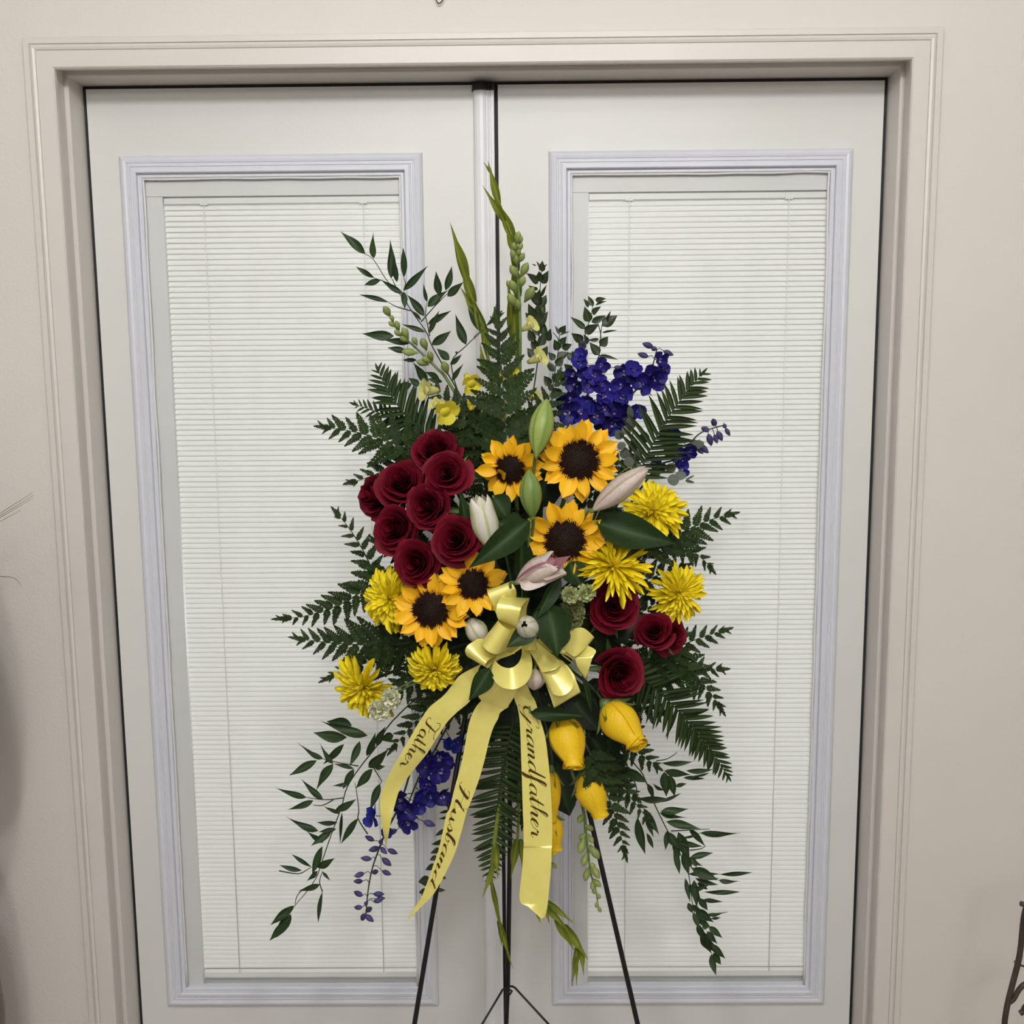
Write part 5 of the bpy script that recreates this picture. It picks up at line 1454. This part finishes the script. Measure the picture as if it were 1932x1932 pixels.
# ---- script lettering, one stroke at a time, laid on the ribbon
GL = {
    'a': (.50, [[(.40, .34), (.26, .43), (.08, .28), (.05, .06), (.16, 0), (.32, .16), (.42, .42)], [(.42, .42), (.36, .10), (.44, 0), (.56, .16)]]),
    't': (.34, [[(.0, .14), (.14, .42), (.24, .82)], [(.24, .82), (.13, .30), (.12, .05), (.20, 0), (.36, .16)], [(.04, .46), (.34, .49)]]),
    'h': (.52, [[(.0, .14), (.18, .55), (.32, .92), (.27, 1.02), (.18, .80), (.07, 0)], [(.09, .16), (.28, .40), (.38, .38), (.33, .08), (.42, 0), (.54, .16)]]),
    'e': (.36, [[(.02, .14), (.20, .22), (.30, .34), (.22, .43), (.08, .28), (.06, .07), (.18, 0), (.38, .16)]]),
    'r': (.40, [[(.0, .14), (.12, .44), (.15, .36), (.27, .40)], [(.27, .40), (.24, .10), (.31, 0), (.42, .14)]]),
    'u': (.54, [[(.0, .18), (.11, .42)], [(.11, .42), (.06, .10), (.14, 0), (.28, .15), (.38, .42)], [(.38, .42), (.34, .10), (.42, 0), (.54, .16)]]),
    's': (.32, [[(.0, .12), (.18, .46)], [(.18, .46), (.25, .22), (.18, .02), (.05, .02), (.02, .10)], [(.16, .01), (.34, .16)]]),
    'b': (.44, [[(.0, .14), (.18, .60), (.30, .92), (.25, 1.02), (.16, .78), (.07, .10), (.16, 0), (.28, .10), (.31, .34), (.24, .42)], [(.24, .42), (.32, .34), (.44, .38)]]),
    'n': (.50, [[(.0, .2), (.10, .42), (.05, 0)], [(.07, .18), (.24, .41), (.33, .36), (.28, .08), (.36, 0), (.50, .16)]]),
    'd': (.54, [[(.40, .34), (.26, .43), (.08, .28), (.05, .06), (.16, 0), (.32, .16), (.42, .42)], [(.54, 1.02), (.42, .42), (.37, .10), (.45, 0), (.57, .16)]]),
    'f': (.34, [[(.0, .12), (.20, .55), (.33, .94), (.27, 1.02), (.18, .75), (.06, -.10), (.0, -.40), (.08, -.36), (.14, -.06), (.10, .06), (.34, .16)]]),
    'F': (.66, [[(.62, .90), (.46, .45), (.32, .10), (.12, 0), (.0, .10), (.08, .22)], [(.16, .66), (.14, .86), (.34, .98), (.58, .90), (.86, .96), (1.0, 1.10)], [(.34, .46), (.70, .52), (.74, .60)]]),
    'H': (.88, [[(.10, .74), (.20, .96), (.33, .90), (.26, .46), (.12, .06), (.0, 0), (-.05, .10)], [(.90, 1.04), (.72, .66), (.63, .26), (.64, .03), (.74, 0), (.88, .16)], [(.08, .46), (.40, .52), (.68, .50)]]),
    'G': (.84, [[(.72, .74), (.78, .92), (.60, 1.02), (.28, .84), (.10, .40), (.24, .05), (.50, .10), (.70, .45), (.62, .10), (.46, -.28), (.20, -.30), (.16, -.14), (.50, 0), (.86, .16)]]),
}


def lettering(word, at, s0, s1, t0, h):
    """word along the ribbon from s0 to s1 (metres), baseline at t0 across the ribbon, capital height h (share of the width)"""
    total = sum(GL[c][0] for c in word); sc = (s1 - s0) / total
    x = 0
    for c in word:
        vs, fs = [], []
        for stv in GL[c][1]:
            P = spline(stv, 6); n = len(P)
            b = len(vs)
            for i, (gx, gy) in enumerate(P):
                g0 = P[max(0, i - 1)]; g1 = P[min(n - 1, i + 1)]
                dx, dy = g1[0] - g0[0], g1[1] - g0[1]; l = math.hypot(dx, dy) or 1
                w = .024 + .088 * max(0, -dy / l) ** 1.6 * math.sin(PI * min(1, max(0, (i + .6) / n))) ** .6
                nx, ny = -dy / l * w * .5, dx / l * w * .5
                for sg in (1, -1):
                    X = gx + sg * nx + .22 * (gy + sg * ny); Yv = gy + sg * ny
                    vs.append(BI @ at(s0 + (x + X) * sc, t0 + Yv * h))
            for i in range(n - 1):
                q = b + 2 * i; fs.append((q, q + 1, q + 3, q + 2))
        add('letter', mesh('letter', vs, fs, M_ink, False), bow)
        x += GL[c][0]


lettering('Father', at1, len1 * .300, len1 * .580, .22, .66)
lettering('Husband', at2, len2 * .355, len2 * .800, .20, .64)
lettering('Grandfather', at3, len3 * .085, len3 * .645, .26, .58)

# ================================================================ easel
EB = -.36
easel = thing('wire_easel', 'black wire floral easel holding the spray, its legs showing below', 'easel', None, Matrix.Translation((.06, -.36, 0)))
EI = easel.matrix_basis.inverted()


def etube(name, pts, r, sides=8, m=None):
    vs, fs = tube(pts, r, sides)
    return add(name, mesh(name, [EI @ Vector(v) for v in vs], fs, m or M_iron), easel)


def to_floor(a, b):
    d = b - a
    return a + d * ((a.z - .004) / -d.z)


for top, low in (((938, 985), (782, 1932)), ((986, 985), (1203, 1932))):
    a, b = W(*top, -.335), W(*low, -.43)
    f = to_floor(a, b)
    etube('leg', [a, lerp(a, f, .5), f], .0042)
    vs, fs = tube([f + Vector((0, 0, .016)), f + Vector((0, 0, -.004))], .0065, 8); add('rubber_foot', mesh('rubber_foot', [EI @ v for v in vs], fs, M_black), easel)
a = W(955, 1000, -.325); b = W(955, 1932, -.30); f = to_floor(a, b); f = Vector((f.x, -.30, .004))
etube('leg', [W(961, 1000, -.33), W(962, 1600, -.33), W(958, 1862, -.335), W(955, 1932, -.335), f], .0042)
etube('upright', [W(946, 1000, -.338), W(949, 1600, -.342), W(952, 1866, -.345)], .0023)
# wire bracket clipped on the pole
etube('bracket', [W(905, 1940, -.42), W(948, 1868, -.36), W(953, 1864, -.352), W(960, 1866, -.342), W(966, 1870, -.348), W(962, 1876, -.355), W(957, 1872, -.355)], .0019)
etube('bracket', [W(1042, 1940, -.42), W(972, 1864, -.352), W(967, 1861, -.35), W(960, 1861, -.346), W(952, 1866, -.346)], .0019)
etube('bracket', [W(905, 1940, -.42), W(975, 1990, -.44), W(1042, 1940, -.42)], .0019)
etube('cross_bar', [W(905, 1250, -.352), W(1040, 1250, -.352)], .003)
# foam cage clips the block to the frame
etube('foam_clip', [W(962, 1080, -.33), W(966, 1085, -.37), W(985, 1090, -.382), W(985, 1200, -.384), W(985, 1290, -.382)], .002)

# ================================================================ things at the edges
# dry grass in a tall vase just beyond the left edge, tips in view
vx, vy = -1.02, -.30
vase = thing('tall_vase', 'tall brown floor vase beyond the left edge holding dry grass', 'vase', None, Matrix.Translation((vx, vy, 0)))
pr = [(0, .075), (.02, .08), (.10, .10), (.30, .115), (.50, .10), (.66, .06), (.74, .045), (.78, .055)]
vs, fs = [], []
for z, r in pr:
    for k in range(20): vs.append((r * math.cos(2 * PI * k / 20), r * math.sin(2 * PI * k / 20), z))
for i in range(len(pr) - 1):
    for k in range(20): fs.append((i * 20 + k, i * 20 + (k + 1) % 20, i * 20 + 20 + (k + 1) % 20, i * 20 + 20 + k))
fs.append(tuple(range(20))[::-1])
add('body', mesh('body', vs, fs, M_vase), vase)
grass = unit_leaf('blade', M_straw, lambda t: 1 - t ** 1.5 + .02, 10, .3, .25, .03, 0, 2, False)
gt = thing('dry_grass', 'bunch of dry brown grass, only thin tips reaching in at the left edge', 'grass', None, Matrix.Translation((vx, vy, .72)))
GI = gt.matrix_basis.inverted()
rng = random.Random(3)
for tip in ((62, 929), (64, 934), (62, 940), (40, 962)):
    T = W(*tip, -.30); B = Vector((vx + .03, vy, 1.13))
    vs, fs = tube(spline([Vector((vx, vy, .74)), B, lerp(B, T, .45) + Vector((0, 0, .012)), T], 6), [.0016 - .0013 * i / 18 for i in range(19)], 5)
    add('stem', mesh('stem', [GI @ v for v in vs], fs, M_straw), gt)
T = W(40, 1104, -.30); B = Vector((vx + .04, vy, 1.12))
vs, fs = tube(spline([Vector((vx, vy, .74)), B, W(5, 1088, -.30), T], 6), [.0015 - .0012 * i / 18 for i in range(19)], 5)
add('stem', mesh('stem', [GI @ v for v in vs], fs, M_straw), gt)
for k in range(46):
    a = rng.uniform(0, 2 * PI); r = rng.uniform(.03, .17)
    B = Vector((vx + .02 * math.cos(a), vy + .02 * math.sin(a), .70)); T = Vector((vx - .02 + r * math.cos(a) * .72, vy + r * math.sin(a) * .5, rng.uniform(.95, 1.34)))
    add('blade', grass, gt, GI @ leafM(B, T, .014, Vector((math.cos(a), math.sin(a), .3))))

# brown iron plant stand cut off by the right edge
st = thing('iron_plant_stand', 'brown wrought iron stand cut off at the lower right corner', 'stand', None, Matrix.Translation((.93, -.45, 0)))
SI = st.matrix_basis.inverted()


def stube(name, pts, r, sides=8):
    vs, fs = tube(pts, r, sides); return add(name, mesh(name, [SI @ Vector(v) for v in vs], fs, M_rust), st)


YS = -.45
p = [W(*q, YS) for q in spline([(1938, 1706), (1931, 1735), (1924, 1800), (1912, 1850), (1903, 1885), (1898, 1910), (1895, 1935), (1893, 1990)], 4)]
stube('leg', p + [Vector((p[-1].x + .01, YS, .25)), Vector((p[-1].x - .02, YS - .02, .012)), Vector((p[-1].x - .035, YS - .03, .006))], .0048)
stube('finial', [W(1926, 1705, YS), W(1936, 1707, YS), W(1950, 1712, YS)], .0045)
stube('scroll', [W(*q, YS) for q in spline([(1901, 1893), (1912, 1885), (1922, 1868), (1935, 1856), (1960, 1850), (1975, 1870), (1960, 1885), (1945, 1876)], 5)], .0042)
stube('cross_wire', [W(1914, 1814, YS), W(1922, 1820, YS), W(1935, 1824, YS), W(1990, 1835, YS)], .0018)
stube('scroll', [W(*q, YS) for q in spline([(1924, 1912), (1930, 1908), (1936, 1898), (1955, 1890)], 4)], .0045)
for dx, dy in ((.20, .0), (.10, -.16)):
    b0 = Vector((p[0].x + dx, YS + dy, p[0].z))
    stube('leg', [b0, b0 + Vector((0, 0, -.2)), Vector((b0.x, b0.y, .006))], .0048)
c0 = Vector((p[0].x + .10, YS - .06, p[0].z - .008))
ring = [c0 + Vector((.115 * math.cos(2 * PI * k / 24), .115 * math.sin(2 * PI * k / 24), 0)) for k in range(25)]
stube('top_ring', ring, .004)
for k in range(5):
    yy = -.08 + .04 * k; xx = math.sqrt(max(0, .113 ** 2 - yy ** 2))
    stube('shelf_rod', [c0 + Vector((-xx, yy, 0)), c0 + Vector((xx, yy, 0))], .0022, 6)

# wire wall decoration above the door; only the bottom of one loop shows
wo = W(828, 0, -.112)
wi = thing('wire_wall_ornament', 'dark wire ornament on the wall above the doors, one loop showing', 'wall ornament', None, Matrix.Translation(wo))
pts = [wo + Vector((x, 0, z)) for x, z in spline([(-.05, .030), (-.03, .045), (-.013, .030), (-.006, .004), (-.0015, -.0052), (.004, -.0035), (.0085, .004), (.016, .028), (.030, .050), (.05, .035), (.07, .028)], 6)]
vs, fs = tube(pts, .0011, 6)
add('wire', mesh('wire', [v - wo for v in vs], fs, M_wire), wi)
vs, fs = tube([wo + Vector((.03, .0, .05)), wo + Vector((.03, .012, .05))], .002, 6)
add('nail', mesh('nail', [v - wo for v in vs], fs, M_wire), wi)
